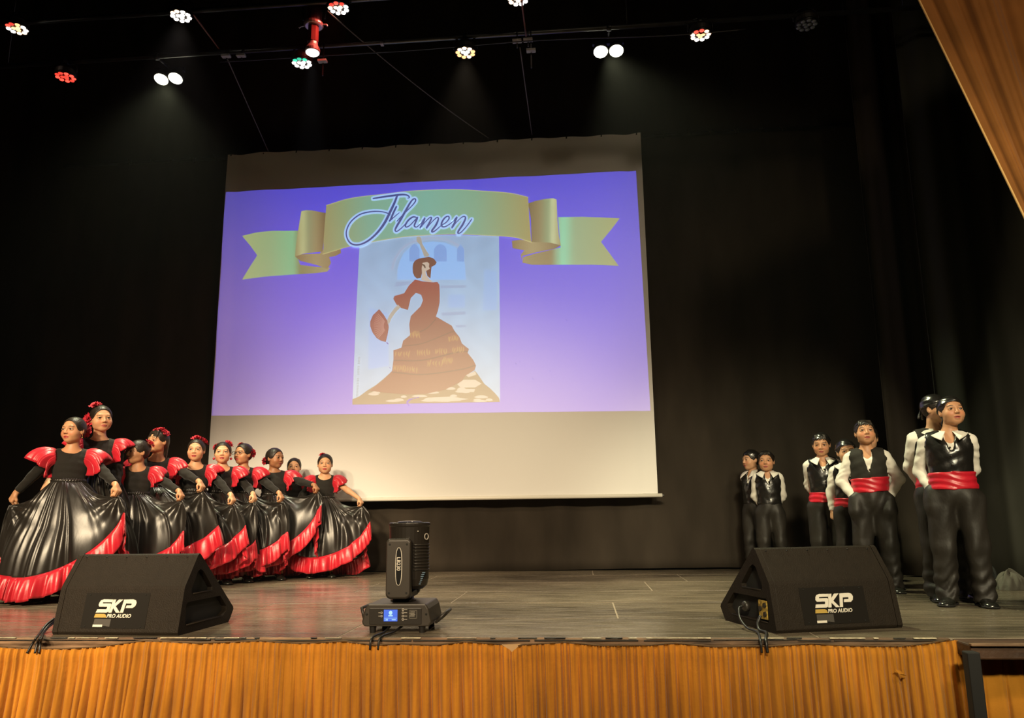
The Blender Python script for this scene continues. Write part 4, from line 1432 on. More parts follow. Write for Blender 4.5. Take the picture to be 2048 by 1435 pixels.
# head: drum pointing straight up
hd_prof = [(0.075, 0.215), (0.098, 0.235), (0.106, 0.27), (0.106, 0.46), (0.108, 0.555), (0.112, 0.560), (0.112, 0.575), (0.104, 0.578)]
hm = MB()
rings = []
for r_, z in hd_prof:
    rings.append([Vector((0.030 + 1.05 * r_ * cos(t), 0.80 * r_ * sin(t), z)) for t in np.linspace(0, 2 * pi, 33)[:-1]])
hm.loft(rings)
head = hm.build('lamp_head', mat('head_gloss', (0.018, 0.015, 0.012), 0.28), mh, smooth=False, bevel=0.002)
MB().lathe((0.030, 0, 0.5785), (0, 0, 1), [(0.08, 0.0), (0.06, 0.006), (0.02, 0.009)], 28).build('front_lens', mat('front_glass', (0.02, 0.02, 0.03), 0.05), head, smooth=True)
for k in range(9):
    z = 0.32 + k * 0.017
    MB().tube([(0.030 + 0.113 * cos(t), 0.086 * sin(t), z) for t in np.linspace(-1.2, 1.2, 14)], 0.0035, 6).build('cooling_fin', plastic_black, head, smooth=True)
for k in range(7):
    z = 0.235 + k * 0.010
    MB().box((0.125 - 0.004 * (6 - k), -0.05, z + 0.01), (0.016, 0.02, 0.004)).build('vent_slat', mat('vent_blue', (0.10, 0.16, 0.22), 0.4), head)
MB().lathe((0.135, -0.042, 0.50), (0.9, -0.5, 0), [(0.018, 0), (0.018, 0.003), (0.014, 0.003), (0.014, 0)], 20, cap=False).build('tilt_lock', pw, head)
MB().sphere((0.095, -0.0785, 0.53), (0.004, 0.003, 0.0025), 8, 5).build('screw', logo_white, head)
cable([(MLX - 0.045, MLY + 0.06, 0.03), (MLX - 0.055, MLY - 0.04, 0.012), (MLX - 0.075, EDGE + 0.0, 0.010), (MLX - 0.085, EDGE - 0.045, -0.004), (MLX - 0.088, EDGE - 0.055, -0.05)],
      'left one of two black cables running from under the moving head light', 0.006, 'power_cable')
cable([(MLX + 0.02, MLY + 0.06, 0.03), (MLX - 0.005, MLY - 0.04, 0.012), (MLX - 0.032, EDGE + 0.0, 0.010), (MLX - 0.042, EDGE - 0.045, -0.004), (MLX - 0.046, EDGE - 0.055, -0.05)],
      'right one of two black cables running from under the moving head light', 0.006, 'power_cable')


# ================================================================== BUNDLES BY THE WING CURTAIN
def bundle(px, py, Y, r, m_, label, seed):
    p = onz(px, py)
    q = np.random.default_rng(seed)
    ph = q.uniform(0, 6, 6)
    root = MB()

    def f(u, v):
        t, s = 2 * pi * u, pi / 2 * v
        k = 1 + 0.12 * sin(3 * t + ph[0]) + 0.08 * sin(7 * t + ph[1] + 4 * v) + 0.06 * sin(11 * t + ph[2] - 6 * v)
        return (r[0] * cos(s) * cos(t) * k, r[1] * cos(s) * sin(t) * k, max(0.001, r[2] * sin(s) * (1 + 0.1 * sin(5 * t + ph[3])) * k ** 0.5))
    root.grid(f, 60, 14, True)
    o = root.build(name_of(label), m_, smooth=True)
    o.location = (p[0], p[1], 0.0)
    return tag(o, label, 'cloth')


def name_of(label):
    return 'cloth_bundle'


bundle(2022, 1178, 0, (0.11, 0.08, 0.13), mat('grey_cloth', (0.13, 0.125, 0.10), 0.9, bump=(20, 0.6)), 'crumpled grey cloth on the floor beside the right wing curtain', 2)
bundle(1980, 1172, 0, (0.08, 0.07, 0.16), mat('dark_cloth', (0.015, 0.018, 0.016), 0.8, bump=(20, 0.6)), 'crumpled dark cloth on the floor between boy and grey cloth', 5)


# ================================================================== PEOPLE
# Bodies and fitted clothes are grown as distance fields (smooth unions of tapered limbs) and meshed with surface nets.
class Field:
    def __init__(self, xs, ys, zs):
        self.x, self.y, self.z = [np.asarray(a, np.float32) for a in (xs, ys, zs)]
        self.F = np.full((len(xs), len(ys), len(zs)), 0.2, np.float32)

    def sub(self, lo, hi):
        s = []
        for ax, l, h in ((self.x, lo[0], hi[0]), (self.y, lo[1], hi[1]), (self.z, lo[2], hi[2])):
            a = max(0, int(np.searchsorted(ax, l)) - 1)
            b = min(len(ax), int(np.searchsorted(ax, h)) + 1)
            if b <= a:
                return None
            s.append(slice(a, b))
        return tuple(s)

    def xyz(self, s):
        return self.x[s[0]][:, None, None], self.y[s[1]][None, :, None], self.z[s[2]][None, None, :]

    def blend(self, s, d, k, op):
        A = self.F[s]
        if op == 'u':
            if k <= 0:
                np.minimum(A, d, out=A)
            else:
                h = np.clip(0.5 + 0.5 * (A - d) / k, 0, 1)
                self.F[s] = A * (1 - h) + d * h - k * h * (1 - h)
        else:
            d = -d
            if k <= 0:
                np.maximum(A, d, out=A)
            else:
                h = np.clip(0.5 - 0.5 * (A - d) / k, 0, 1)
                self.F[s] = A * (1 - h) + d * h + k * h * (1 - h)

    def cap(self, a, b, ra, rb, k=0.02, op='u', fy=1.0):
        """tapered capsule; fy flattens along y"""
        a, b = np.asarray(a, float), np.asarray(b, float)
        m = max(ra, rb) / min(1, 1 / fy) + 0.05
        s = self.sub(np.minimum(a, b) - m, np.maximum(a, b) + m)
        if s is None:
            return
        X, Y, Z = self.xyz(s)
        d = b - a
        L = float(d @ d) + 1e-9
        t = np.clip(((X - a[0]) * d[0] + (Y - a[1]) * d[1] + (Z - a[2]) * d[2]) / L, 0, 1)
        qx, qy, qz = X - a[0] - t * d[0], (Y - a[1] - t * d[1]) * fy, Z - a[2] - t * d[2]
        self.blend(s, np.sqrt(qx * qx + qy * qy + qz * qz) - (ra + (rb - ra) * t), k, op)

    def ell(self, c, r, k=0.02, op='u'):
        c, r = np.asarray(c, float), np.asarray(r, float)
        s = self.sub(c - r - 0.05, c + r + 0.05)
        if s is None:
            return
        X, Y, Z = self.xyz(s)
        px, py, pz = X - c[0], Y - c[1], Z - c[2]
        k0 = np.sqrt((px / r[0]) ** 2 + (py / r[1]) ** 2 + (pz / r[2]) ** 2)
        k1 = np.sqrt((px / r[0] ** 2) ** 2 + (py / r[1] ** 2) ** 2 + (pz / r[2] ** 2) ** 2) + 1e-6
        self.blend(s, k0 * (k0 - 1) / k1, k, op)

    def plane(self, p, n):
        """cut away everything on the side n points to"""
        n = np.asarray(n, float)
        n = n / np.linalg.norm(n)
        d = (self.x[:, None, None] - p[0]) * n[0] + (self.y[None, :, None] - p[1]) * n[1] + (self.z[None, None, :] - p[2]) * n[2]
        np.maximum(self.F, d, out=self.F)

    def wrinkle(self, amp, fn):
        X, Y, Z = self.x[:, None, None], self.y[None, :, None], self.z[None, None, :]
        self.F += (amp * fn(X, Y, Z)).astype(np.float32)

    def mesh(self):
        F = self.F
        F[0], F[-1] = np.maximum(F[0], 0.01), np.maximum(F[-1], 0.01)
        F[:, 0], F[:, -1] = np.maximum(F[:, 0], 0.01), np.maximum(F[:, -1], 0.01)
        F[:, :, 0], F[:, :, -1] = np.maximum(F[:, :, 0], 0.01), np.maximum(F[:, :, -1], 0.01)
        S = F < 0
        cnt = np.zeros([n - 1 for n in F.shape], np.uint8)
        sl = (slice(None, -1), slice(1, None))
        for a in (0, 1):
            for b in (0, 1):
                for c in (0, 1):
                    cnt += S[sl[a], sl[b], sl[c]]
        mask = (cnt > 0) & (cnt < 8)
        ci, cj, ck = np.nonzero(mask)
        idx = np.full(mask.shape, -1, np.int32)
        idx[ci, cj, ck] = np.arange(len(ci))
        pos = np.zeros((len(ci), 3), np.float32)
        num = np.zeros(len(ci), np.float32)
        corner = {}
        for a in (0, 1):
            for b in (0, 1):
                for c in (0, 1):
                    corner[a, b, c] = F[ci + a, cj + b, ck + c]
        for (a, fa) in corner.items():
            for ax in range(3):
                if a[ax] == 1:
                    continue
                b = list(a)
                b[ax] = 1
                fb = corner[tuple(b)]
                cr = (fa < 0) != (fb < 0)
                t = np.where(cr, fa / np.where(cr, fa - fb, 1), 0)
                for q in range(3):
                    pos[:, q] += np.where(cr, t if q == ax else a[q], 0)
                num += cr
        pos /= num[:, None]
        V = np.stack([self.x[ci] + pos[:, 0] * (self.x[ci + 1] - self.x[ci]), self.y[cj] + pos[:, 1] * (self.y[cj + 1] - self.y[cj]),
                      self.z[ck] + pos[:, 2] * (self.z[ck + 1] - self.z[ck])], -1)
        Q = []
        # edges along x
        A = S[:-1, 1:-1, 1:-1]
        i, j, k = np.nonzero(A != S[1:, 1:-1, 1:-1])
        q = np.stack([idx[i, j, k], idx[i, j + 1, k], idx[i, j + 1, k + 1], idx[i, j, k + 1]], -1)
        f = ~A[i, j, k]
        q[f] = q[f][:, ::-1]
        Q.append(q)
        A = S[1:-1, :-1, 1:-1]
        i, j, k = np.nonzero(A != S[1:-1, 1:, 1:-1])
        q = np.stack([idx[i, j, k], idx[i, j, k + 1], idx[i + 1, j, k + 1], idx[i + 1, j, k]], -1)
        f = ~A[i, j, k]
        q[f] = q[f][:, ::-1]
        Q.append(q)
        A = S[1:-1, 1:-1, :-1]
        i, j, k = np.nonzero(A != S[1:-1, 1:-1, 1:])
        q = np.stack([idx[i, j, k], idx[i + 1, j, k], idx[i + 1, j + 1, k], idx[i, j + 1, k]], -1)
        f = ~A[i, j, k]
        q[f] = q[f][:, ::-1]
        Q.append(q)
        return V, np.concatenate(Q)


def axis(lo, hi, h, fine=()):
    out = [lo]
    while out[-1] < hi:
        p = out[-1]
        st = h
        for a, b, hf in fine:
            if a - h * 0.5 <= p <= b:
                st = min(st, hf)
        out.append(p + st)
    return np.array(out)


class HeadFrame:
    """oriented, scaled frame of a head"""

    def __init__(self, c, hh, yaw, pitch, roll):
        self.c, self.hh = np.asarray(c, float), hh
        self.R = np.array((Matrix.Rotation(yaw, 3, 'Z') @ Matrix.Rotation(pitch, 3, 'X') @ Matrix.Rotation(roll, 3, 'Y')))

    def world(self, p):
        return self.c + self.R @ (np.asarray(p, float) * self.hh)

    def local(self, X, Y, Z):
        d = (X - self.c[0], Y - self.c[1], Z - self.c[2])
        return [(d[0] * self.R[0, i] + d[1] * self.R[1, i] + d[2] * self.R[2, i]) / self.hh for i in range(3)]


def e_ell(p, c, r):
    q = [(p[i] - c[i]) for i in range(3)]
    k0 = np.sqrt(sum((q[i] / r[i]) ** 2 for i in range(3)))
    k1 = np.sqrt(sum((q[i] / r[i] ** 2) ** 2 for i in range(3))) + 1e-6
    return k0 * (k0 - 1) / k1


def e_cap(p, a, b, ra, rb):
    a, b = np.array(a, float), np.array(b, float)
    d = b - a
    t = np.clip(sum((p[i] - a[i]) * d[i] for i in range(3)) / (d @ d), 0, 1)
    return np.sqrt(sum((p[i] - a[i] - t * d[i]) ** 2 for i in range(3))) - (ra + (rb - ra) * t)


def smin(a, b, k):
    h = np.clip(0.5 + 0.5 * (a - b) / k, 0, 1)
    return a * (1 - h) + b * h - k * h * (1 - h)


def smax(a, b, k):
    return -smin(-a, -b, k)


def skull(p, e=0.0):
    d = e_ell(p, (0, 0.055, 0.115), (0.355 + e, 0.430 + e, 0.385 + e))
    return d


def head_sdf(p, round_=0.0, mouth_open=0.0):
    d = skull(p)
    d = smin(d, e_ell(p, (0, -0.09, -0.13), (0.300 + 0.03 * round_, 0.300, 0.345)), 0.10)
    d = smin(d, e_ell(p, (0, -0.235, -0.385), (0.115 + 0.03 * round_, 0.10, 0.095)), 0.12)
    for s in (-1, 1):
        d = smin(d, e_ell(p, (s * 0.165, -0.215, -0.155), (0.125 + 0.02 * round_, 0.125, 0.13)), 0.10)
        d = smin(d, e_ell(p, (s * 0.175, -0.06, -0.30), (0.10, 0.14, 0.09)), 0.10)
        d = smin(d, e_ell(p, (s * 0.345, 0.045, -0.035), (0.045, 0.085, 0.125)), 0.02)
        d = smax(d, -e_ell(p, (s * 0.392, 0.015, -0.02), (0.03, 0.045, 0.075)), 0.02)
        # eye socket
        d = smax(d, -e_ell(p, (s * 0.155, -0.435, 0.005), (0.105, 0.085, 0.065)), 0.07)
    d = smin(d, e_cap(p, (-0.17, -0.335, 0.095), (0.17, -0.335, 0.095), 0.045, 0.045), 0.07)
    # nose
    d = smin(d, e_cap(p, (0, -0.375, 0.03), (0, -0.435, -0.125), 0.032, 0.048), 0.045)
    for s in (-1, 1):
        d = smin(d, e_ell(p, (s * 0.052, -0.400, -0.145), (0.036, 0.045, 0.032)), 0.03)
    # lids
    for s in (-1, 1):
        d = smin(d, e_ell(p, (s * 0.155, -0.318, 0.004), (0.082, 0.080, 0.070)), 0.02)
        d = smax(d, -e_ell(p, (s * 0.155, -0.42, -0.002), (0.066, 0.12, 0.024)), 0.008)
    # lips
    d = smin(d, e_ell(p, (0, -0.368, -0.262), (0.098, 0.040, 0.026)), 0.02)
    d = smin(d, e_ell(p, (0, -0.358, -0.312 - 0.02 * mouth_open), (0.082, 0.042, 0.030)), 0.02)
    d = smax(d, -e_ell(p, (0, -0.415, -0.286 - 0.01 * mouth_open), (0.085, 0.05, 0.006 + 0.012 * mouth_open)), 0.012)
    return d


def add_head(fd, hf, fn, pad=0.62, k=0.02, op='u'):
    m = hf.hh * pad + 0.02
    s = fd.sub(hf.c - m, hf.c + m)
    X, Y, Z = fd.xyz(s)
    p = hf.local(X, Y, Z)
    d = np.asarray(fn(p), np.float32) * hf.hh
    fd.blend(s, d, k, op)


def ik(a, b, l1, l2, pole):
    a, b = np.asarray(a, float), np.asarray(b, float)
    d = b - a
    L = np.linalg.norm(d)
    if L > (l1 + l2) * 0.995:
        b = a + d / L * (l1 + l2) * 0.995
        d = b - a
        L = np.linalg.norm(d)
    u = d / L
    x = (l1 * l1 - l2 * l2 + L * L) / (2 * L)
    h = sqrt(max(l1 * l1 - x * x, 0))
    p = np.asarray(pole, float)
    p = p - u * (p @ u)
    p /= np.linalg.norm(p) + 1e-9
    return a + u * x + p * h, b


# shared eyeball meshes ------------------------------------------------------
def eye_mesh():
    bm = bmesh.new()
    rings = []
    n = 14
    angs = [0.0, 14, 24, 34, 36, 60, 90, 130]
    top = bm.verts.new((0, -1.0, 0))
    prev = None
    for a_ in angs[1:]:
        t = radians(a_)
        ring = [bm.verts.new((sin(t) * cos(2 * pi * i / n), -cos(t), sin(t) * sin(2 * pi * i / n))) for i in range(n)]
        for i in range(n):
            j = (i + 1) % n
            f = bm.faces.new((top, ring[i], ring[j])) if prev is None else bm.faces.new((prev[i], ring[i], ring[j], prev[j]))
            f.material_index = 1 if a_ <= 34 else 0
            f.smooth = True
        prev = ring
    bmesh.ops.recalc_face_normals(bm, faces=bm.faces)
    me = bpy.data.meshes.new('eye')
    bm.to_mesh(me)
    bm.free()
    me.materials.append(eye_white)
    me.materials.append(iris_m)
    return me


EYE = eye_mesh()


def shoe_meshes():
    """shoe pointing to -y, length 1 (scaled per person)"""
    out = []
    secs = [(0.30, 0.120, 0.30, 0.0), (0.27, 0.165, 0.36, 0.0), (0.15, 0.180, 0.40, 0), (0.02, 0.165, 0.40, 0), (-0.10, 0.165, 0.33, 0), (-0.25, 0.19, 0.24, 0), (-0.42, 0.205, 0.19, 0), (-0.56, 0.18, 0.155, 0), (-0.66, 0.12, 0.11, 0), (-0.69, 0.04, 0.07, 0)]
    rings = []
    for y, w, h, _ in secs:
        rings.append([Vector((w * cos(t), y, 0.035 + (h - 0.035) * (max(0, sin(t)) ** 0.75) if sin(t) > 0 else 0.035)) for t in np.linspace(0, 2 * pi, 21)[:-1]])
    up = MB().loft(rings)
    o = up.build('shoe', shoe_m, None, smooth=True)
    bpy.data.objects.remove(o)
    m1 = bpy.data.meshes['shoe']
    rings = []
    for z, k in ((0.0, 1.02), (0.04, 1.06), (0.05, 1.04)):
        pts = []
        ys = [s[0] for s in secs]
        ws = [s[1] for s in secs]
        for y, w in zip(ys, ws):
            pts.append(Vector((w * k, y * k - 0.005, z)))
        for y, w in list(zip(ys, ws))[::-1]:
            pts.append(Vector((-w * k, y * k - 0.005, z)))
        rings.append(pts)
    o = MB().loft(rings).build('sole', sole_m)
    m2 = o.data
    bpy.data.objects.remove(o)
    return m1, m2


SHOE, SOLE = shoe_meshes()
rose_cache = {}


def rose_mesh(seed):
    if seed in rose_cache:
        return rose_cache[seed]
    q = np.random.default_rng(seed)
    m = MB()
    for layer, (r0, r1, z0, z1, n) in enumerate(((0.30, 1.0, 0.0, 0.18, 7), (0.22, 0.78, 0.16, 0.40, 6), (0.12, 0.52, 0.30, 0.55, 5), (0.03, 0.28, 0.42, 0.62, 4))):
        ph = q.uniform(0, 6)

        def f(u, v, r0=r0, r1=r1, z0=z0, z1=z1, n=n, ph=ph):
            t = 2 * pi * u
            r = r0 + (r1 - r0) * v
            k = 1 + 0.14 * v * sin(n * t + ph) + 0.06 * v * sin(2.3 * n * t)
            return (r * k * cos(t), r * k * sin(t), z0 + (z1 - z0) * v ** 0.6 + 0.10 * v * sin(n * t + ph + 1.4) + 0.05 * v * sin(3 * n * t))
        m.grid(f, 36, 4, True)
    o = m.build('rose', rose_red, None, smooth=True, solid=0.05, fix=False)
    bpy.context.view_layer.update()
    rose_cache[seed] = o.data
    bpy.data.objects.remove(o)
    return rose_cache[seed]


def put_rose(root, hf, p, nrm, r, seed=1, name='hair_flower'):
    o = link_mesh(name, rose_mesh(seed), None, root)
    w = hf.world(p)
    n = Vector(hf.R @ np.array(nrm, float))
    o.location = tuple(w)
    o.rotation_euler = n.to_track_quat('Z', 'Y').to_euler()
    o.scale = (r, r, r)
    return o


def make_person(sp):
    boy = sp['kind'] == 'boy'
    H = sp['H']
    s = H / 1.35
    hh = sp.get('hh', 0.200 if boy else 0.208)
    wd = sp.get('wd', 1.0)
    face = atan2(-sp['x'], sp['y'])          # bearing that faces the audience's viewpoint
    rz = radians(sp.get('turn', 0)) + face * sp.get('face', 0.9)
    root = empty('person', (sp['x'], sp['y'], 0), rz)
    tag(root, sp['label'], 'person', 'boys in waistcoats' if boy else 'girls in ruffled dresses')
    Rz = np.array(Matrix.Rotation(-rz, 3, 'Z'))

    def tolocal(w):
        return Rz @ (np.asarray(w, float) - np.array([sp['x'], sp['y'], 0]))
    hx = sp.get('lean', 0.0)
    hc_ = np.array([hx, -0.012, H - 0.5 * hh - 0.010])
    hf = HeadFrame(hc_, hh, radians(sp.get('yaw', 0)) + face - rz, radians(-sp.get('pitch', 0)), radians(sp.get('roll', 0)))
    nb = np.array([hx * 0.3, 0.012, 0.800 * H])
    SH = [np.array([sg * 0.122 * s * wd, 0.012, 0.772 * H]) for sg in (-1, 1)]
    l1, l2 = 0.200 * s, 0.178 * s
    arms = []
    for sg, key in ((-1, 'handR'), (1, 'handL')):
        t = sp.get(key)
        sh = SH[0 if sg < 0 else 1]
        t = tolocal(t[1]) if t[0] == 'w' else np.asarray(t[1], float)
        wr_off = np.array(sp.get('wr', (0.0, 0.0, 0.045))) * np.array([sg, 1, 1])
        wr = t + wr_off * s if not boy else t
        pole = sp.get('poleR' if sg < 0 else 'poleL', (sg * 0.5, 0.7, -0.5))
        el, wr = ik(sh, wr, l1, l2, pole)
        arms.append((sg, sh, el, wr, t))
    legx = 0.072 * s * wd
    st = sp.get('stance', 1.0)

    # ---------------- field pieces
    def torso(fd, e=0.0, k=0.04):
        fd.ell((0, 0.0, 0.715 * H), (0.118 * s * wd + e, 0.080 * s * wd + e, 0.125 * s + e), k)
        fd.ell((0, -0.004, 0.625 * H), ((0.100 if not boy else 0.108) * s * wd + e, 0.076 * s * wd + e, 0.125 * s + e), k)
        fd.ell((0, 0.006, 0.530 * H), (0.120 * s * wd + e, 0.090 * s * wd + e, 0.105 * s + e), k)
        fd.cap((-0.098 * s * wd, 0.012, 0.772 * H), (0.098 * s * wd, 0.012, 0.772 * H), 0.043 * s + e, 0.043 * s + e, k)
        for sg in (-1, 1):
            fd.cap((nb[0], 0.020, 0.802 * H), (sg * 0.085 * s * wd, 0.016, 0.785 * H), 0.030 * s + e, 0.032 * s + e, k)

    def arm(fd, A, e=0.0, e2=None, k=0.02):
        e2 = e if e2 is None else e2
        sg, sh, el, wr, t = A
        fd.cap(sh, el, 0.040 * s + e, 0.031 * s + e2, k)
        fd.cap(el, wr, 0.031 * s + e2, 0.0215 * s + e2, k)

    # ---------------- body
    fineh = sp.get('fine', 0.0042)
    hr = 0.60 * hh
    hands_fine = []
    lo = np.array([-0.24 * s, -0.14 * s, 0.0])
    hi = np.array([0.24 * s, 0.16 * s, H + 0.03])
    fx, fy, fz = [(hc_[0] - 0.44 * hh, hc_[0] + 0.44 * hh, fineh)], [(hc_[1] - 0.55 * hh, hc_[1] + 0.55 * hh, fineh)], [(hc_[2] - 0.55 * hh, H, fineh)]
    for A in arms:
        lo = np.minimum(lo, A[4] - 0.09)
        hi = np.maximum(hi, A[4] + 0.09)
        lo = np.minimum(lo, A[2] - 0.06)
        hi = np.maximum(hi, A[2] + 0.06)
        if not boy and (A[0] > 0 or sp.get('show_right')):
            hfine = 0.0052
            fx.append((A[4][0] - 0.055, A[4][0] + 0.06, hfine))
            fy.append((A[4][1] - 0.06, A[4][1] + 0.06, hfine))
            fz.append((A[4][2] - 0.08, A[4][2] + 0.07, hfine))
    lo[2] = 0.0
    fd = Field(axis(lo[0], hi[0], 0.011, fx), axis(lo[1], hi[1], 0.011, fy), axis(-0.01, hi[2], 0.012, fz))
    torso(fd)
    for sg in (-1, 1):
        hipj = (sg * legx, 0.0, 0.49 * H)
        kn = (sg * legx * (1 + 0.15 * st), -0.012, 0.27 * H)
        an = (sg * legx * (1 + 0.3 * st), 0.014, 0.055 * H)
        fd.cap(hipj, kn, 0.068 * s * wd, 0.047 * s, 0.03)
        fd.cap(kn, an, 0.046 * s, 0.030 * s, 0.02)
        fd.cap(an, (an[0] + sg * 0.01, -0.07 * s, 0.030), 0.026 * s, 0.014 * s, 0.02)
    fd.cap(nb, hf.world((0, 0.10, -0.20)), 0.047 * s ** 0.5, 0.042 * s ** 0.5, 0.035)
    for A in arms:
        arm(fd, A)
    # hands: palm, four curled fingers, thumb
    for A in arms:
        sg, sh, el, wr, t = A
        fo = (wr - el) / np.linalg.norm(wr - el)
        d = fo * sp.get('hand_follow', 0.75) + np.array([0.10 * sg, -0.02, -0.55])
        d /= np.linalg.norm(d)
        n_ = np.array([-sg * 0.75, 0.50, -0.35])
        n_ -= d * (n_ @ d)
        n_ /= np.linalg.norm(n_)
        tv = np.cross(d, n_) * sg
        if tv[1] > 0:
            tv = -tv
        hs = s * 0.95
        for q in range(4):
            o_ = tv * (1.5 - q) * 0.0165 * hs
            kb = wr + d * (0.068 - 0.004 * abs(q - 1.2)) * hs + o_
            fd.cap(wr + d * 0.012 * hs + o_ * 0.75, kb, 0.0135 * hs, 0.0115 * hs, 0.012)
            ln = (0.034, 0.037, 0.035, 0.028)[q] * hs
            c1, c2 = radians(52 + 5 * q), radians(118)
            k1 = kb + (d * cos(c1) + n_ * sin(c1)) * ln
            k2 = k1 + (d * cos(c2) + n_ * sin(c2)) * ln * 0.85
            fd.cap(kb, k1, 0.0095 * hs, 0.0085 * hs, 0.004)
            fd.cap(k1, k2, 0.0085 * hs, 0.0072 * hs, 0.004)
        t0 = wr + d * 0.022 * hs + tv * 0.022 * hs
        t1 = t0 + (d * 0.60 + tv * 0.55 + n_ * 0.55) * 0.034 * hs
        t2 = t1 + (d * 0.75 + n_ * 0.55 - tv * 0.1) * 0.030 * hs
        fd.cap(wr + d * 0.015 * hs, t0, 0.013 * hs, 0.0125 * hs, 0.01)
        fd.cap(t0, t1, 0.0118 * hs, 0.010 * hs, 0.006)
        fd.cap(t1, t2, 0.0098 * hs, 0.008 * hs, 0.004)
    add_head(fd, hf, lambda p: head_sdf(p, sp.get('round', 0.5), sp.get('mouth', 0.0)), k=0.012)
    V, Q = fd.mesh()
    # complexion: base tone, lips, brows, lashes
    tone = np.array(sp.get('tone', (0.55, 0.29, 0.155)))
    C = np.tile(tone, (len(V), 1))
    p = hf.local(V[:, 0].astype(float), V[:, 1].astype(float), V[:, 2].astype(float))
    front = p[1] < -0.18

    def paint(mask, c, w=1.0):
        mm = (np.clip(mask, 0, 1) * front * w)[:, None]
        C[:] = C * (1 - mm) + np.array(c) * mm
    lipc = sp.get('lips', (0.42, 0.10, 0.085) if boy else (0.46, 0.055, 0.055))
    le = (p[0] / 0.115) ** 2 + ((p[2] + 0.287) / 0.052) ** 2
    paint(1.5 * (1.15 - le), lipc)
    paint(2.5 * (1 - ((p[0] / 0.085) ** 2 + ((p[2] + 0.286) / 0.012) ** 2)), (0.12, 0.02, 0.02), 0.8)
    for sg in (-1, 1):
        bx = p[0] - sg * 0.165
        arch = 0.112 - 1.5 * bx ** 2 - 0.06 * sg * bx
        paint(2.0 * (1 - ((bx / 0.105) ** 2 + ((p[2] - arch) / (0.021 if boy else 0.017)) ** 2)), (0.03, 0.018, 0.01), 0.92)
        lid = ((bx + sg * 0.01) / 0.088) ** 2 + ((p[2] - 0.022) / 0.024) ** 2
        paint(2.2 * (1 - lid), (0.05, 0.03, 0.02) if not boy else (0.16, 0.08, 0.045), 0.8)
        ck = (bx / 0.13) ** 2 + ((p[2] + 0.15) / 0.10) ** 2
        paint(0.9 * (1 - ck), tone * np.array([1.12, 0.82, 0.80]), 0.8)
        paint(2 * (1 - (((p[0] - sg * 0.035) / 0.020) ** 2 + ((p[2] + 0.172) / 0.012) ** 2)), tone * 0.25, 0.8)
    body = np_mesh('body', V, Q, skin, root, True, C)
    for sg in (-1, 1):
        e = link_mesh('eye', EYE, None, root)
        e.location = tuple(hf.world((sg * 0.155, -0.305, -0.002)))
        Re = Matrix([list(r_) for r_ in hf.R])
        gz = sp.get('gaze', 0)
        e.rotation_euler = (Re @ Matrix.Rotation(radians(gz), 3, 'Z')).to_euler()
        e.scale = (0.073 * hh, 0.073 * hh, 0.066 * hh)

    # ---------------- hair
    HL = sp.get('hairline', 0.0)

    def hair_fn(p):
        d = skull(p, 0.030 if not boy else 0.022)
        if not boy:
            d = smin(d, e_ell(p, (0, 0.22, -0.06), (0.27, 0.24, 0.24)), 0.08)
        else:
            d = smin(d, e_ell(p, (0, 0.20, -0.06), (0.28, 0.25, 0.22)), 0.08)
        cut = e_ell(p, (0, -0.46, -0.16), (0.44, 0.40, 0.50 + HL))
        d = smax(d, -cut, 0.03)
        # clear the ears and jaw
        low = np.maximum(p[1] - 0.10 + 0.0 * p[0], p[2] + (0.06 if not boy else 0.10))
        d = smax(d, -low, 0.04)
        if sp.get('bangs'):
            for q in range(7):
                x0 = -0.24 + q * 0.08
                d = smin(d, e_cap(p, (x0 * 0.8, -0.22, 0.40), (x0, -0.385 + 0.9 * x0 * x0, sp['bangs'] - 0.03 * (q % 2)), 0.055, 0.022), 0.03)
        if not boy:
            if sp.get('bun', True):
                bc = sp.get('bun_at', (0, 0.50, 0.08))
                d = smin(d, e_ell(p, bc, (0.17, 0.13, 0.17)), 0.04)
            if sp.get('long_hair'):
                d = smin(d, e_cap(p, (0.02, 0.34, 0.0), (0.06, 0.40, -0.85), 0.20, 0.09), 0.08)
            for sg in (-1, 1):
                d = smin(d, e_cap(p, (sg * 0.345, 0.0, 0.10), (sg * 0.345, -0.03, -0.04), 0.035, 0.012), 0.03)
        else:
            for sg in (-1, 1):
                d = smin(d, e_cap(p, (sg * 0.345, 0.0, 0.14), (sg * 0.335, -0.04, -0.05), 0.04, 0.015), 0.03)
        return d
    hm_ = hh * 0.66
    ext = hh * 0.45 if sp.get('long_hair') else 0
    hs_ = 0.0052
    hfd = Field(axis(hc_[0] - hm_, hc_[0] + hm_, hs_), axis(hc_[1] - hm_ - .01, hc_[1] + hm_ + 0.03, hs_), axis(hc_[2] - hm_ * 0.75 - ext, hc_[2] + hm_, hs_))
    add_head(hfd, hf, hair_fn, 0.72 + (0.35 if ext else 0), 0.0)
    V, Q = hfd.mesh()
    np_mesh('hair', V, Q, hair_m, root)

    # ---------------- shoes
    for sg in (-1, 1):
        so = link_mesh('shoe', SHOE, None, root)
        kx = (0.225 if boy else 0.215) * s
        so.scale = (kx * 1.05, kx, kx * 0.95)
        so.location = (sg * legx * (1 + 0.3 * st), -0.012, 0.002)
        so.rotation_euler = (0, 0, sg * radians(sp.get('splay', 14)))
        if boy:
            link_mesh('sole', SOLE, None, so)

    if not boy:
        dress(sp, root, hf, H, s, wd, arms, SH, torso, arm, nb)
    else:
        suit(sp, root, hf, H, s, wd, arms, SH, torso, arm, nb, legx, st)
    return root


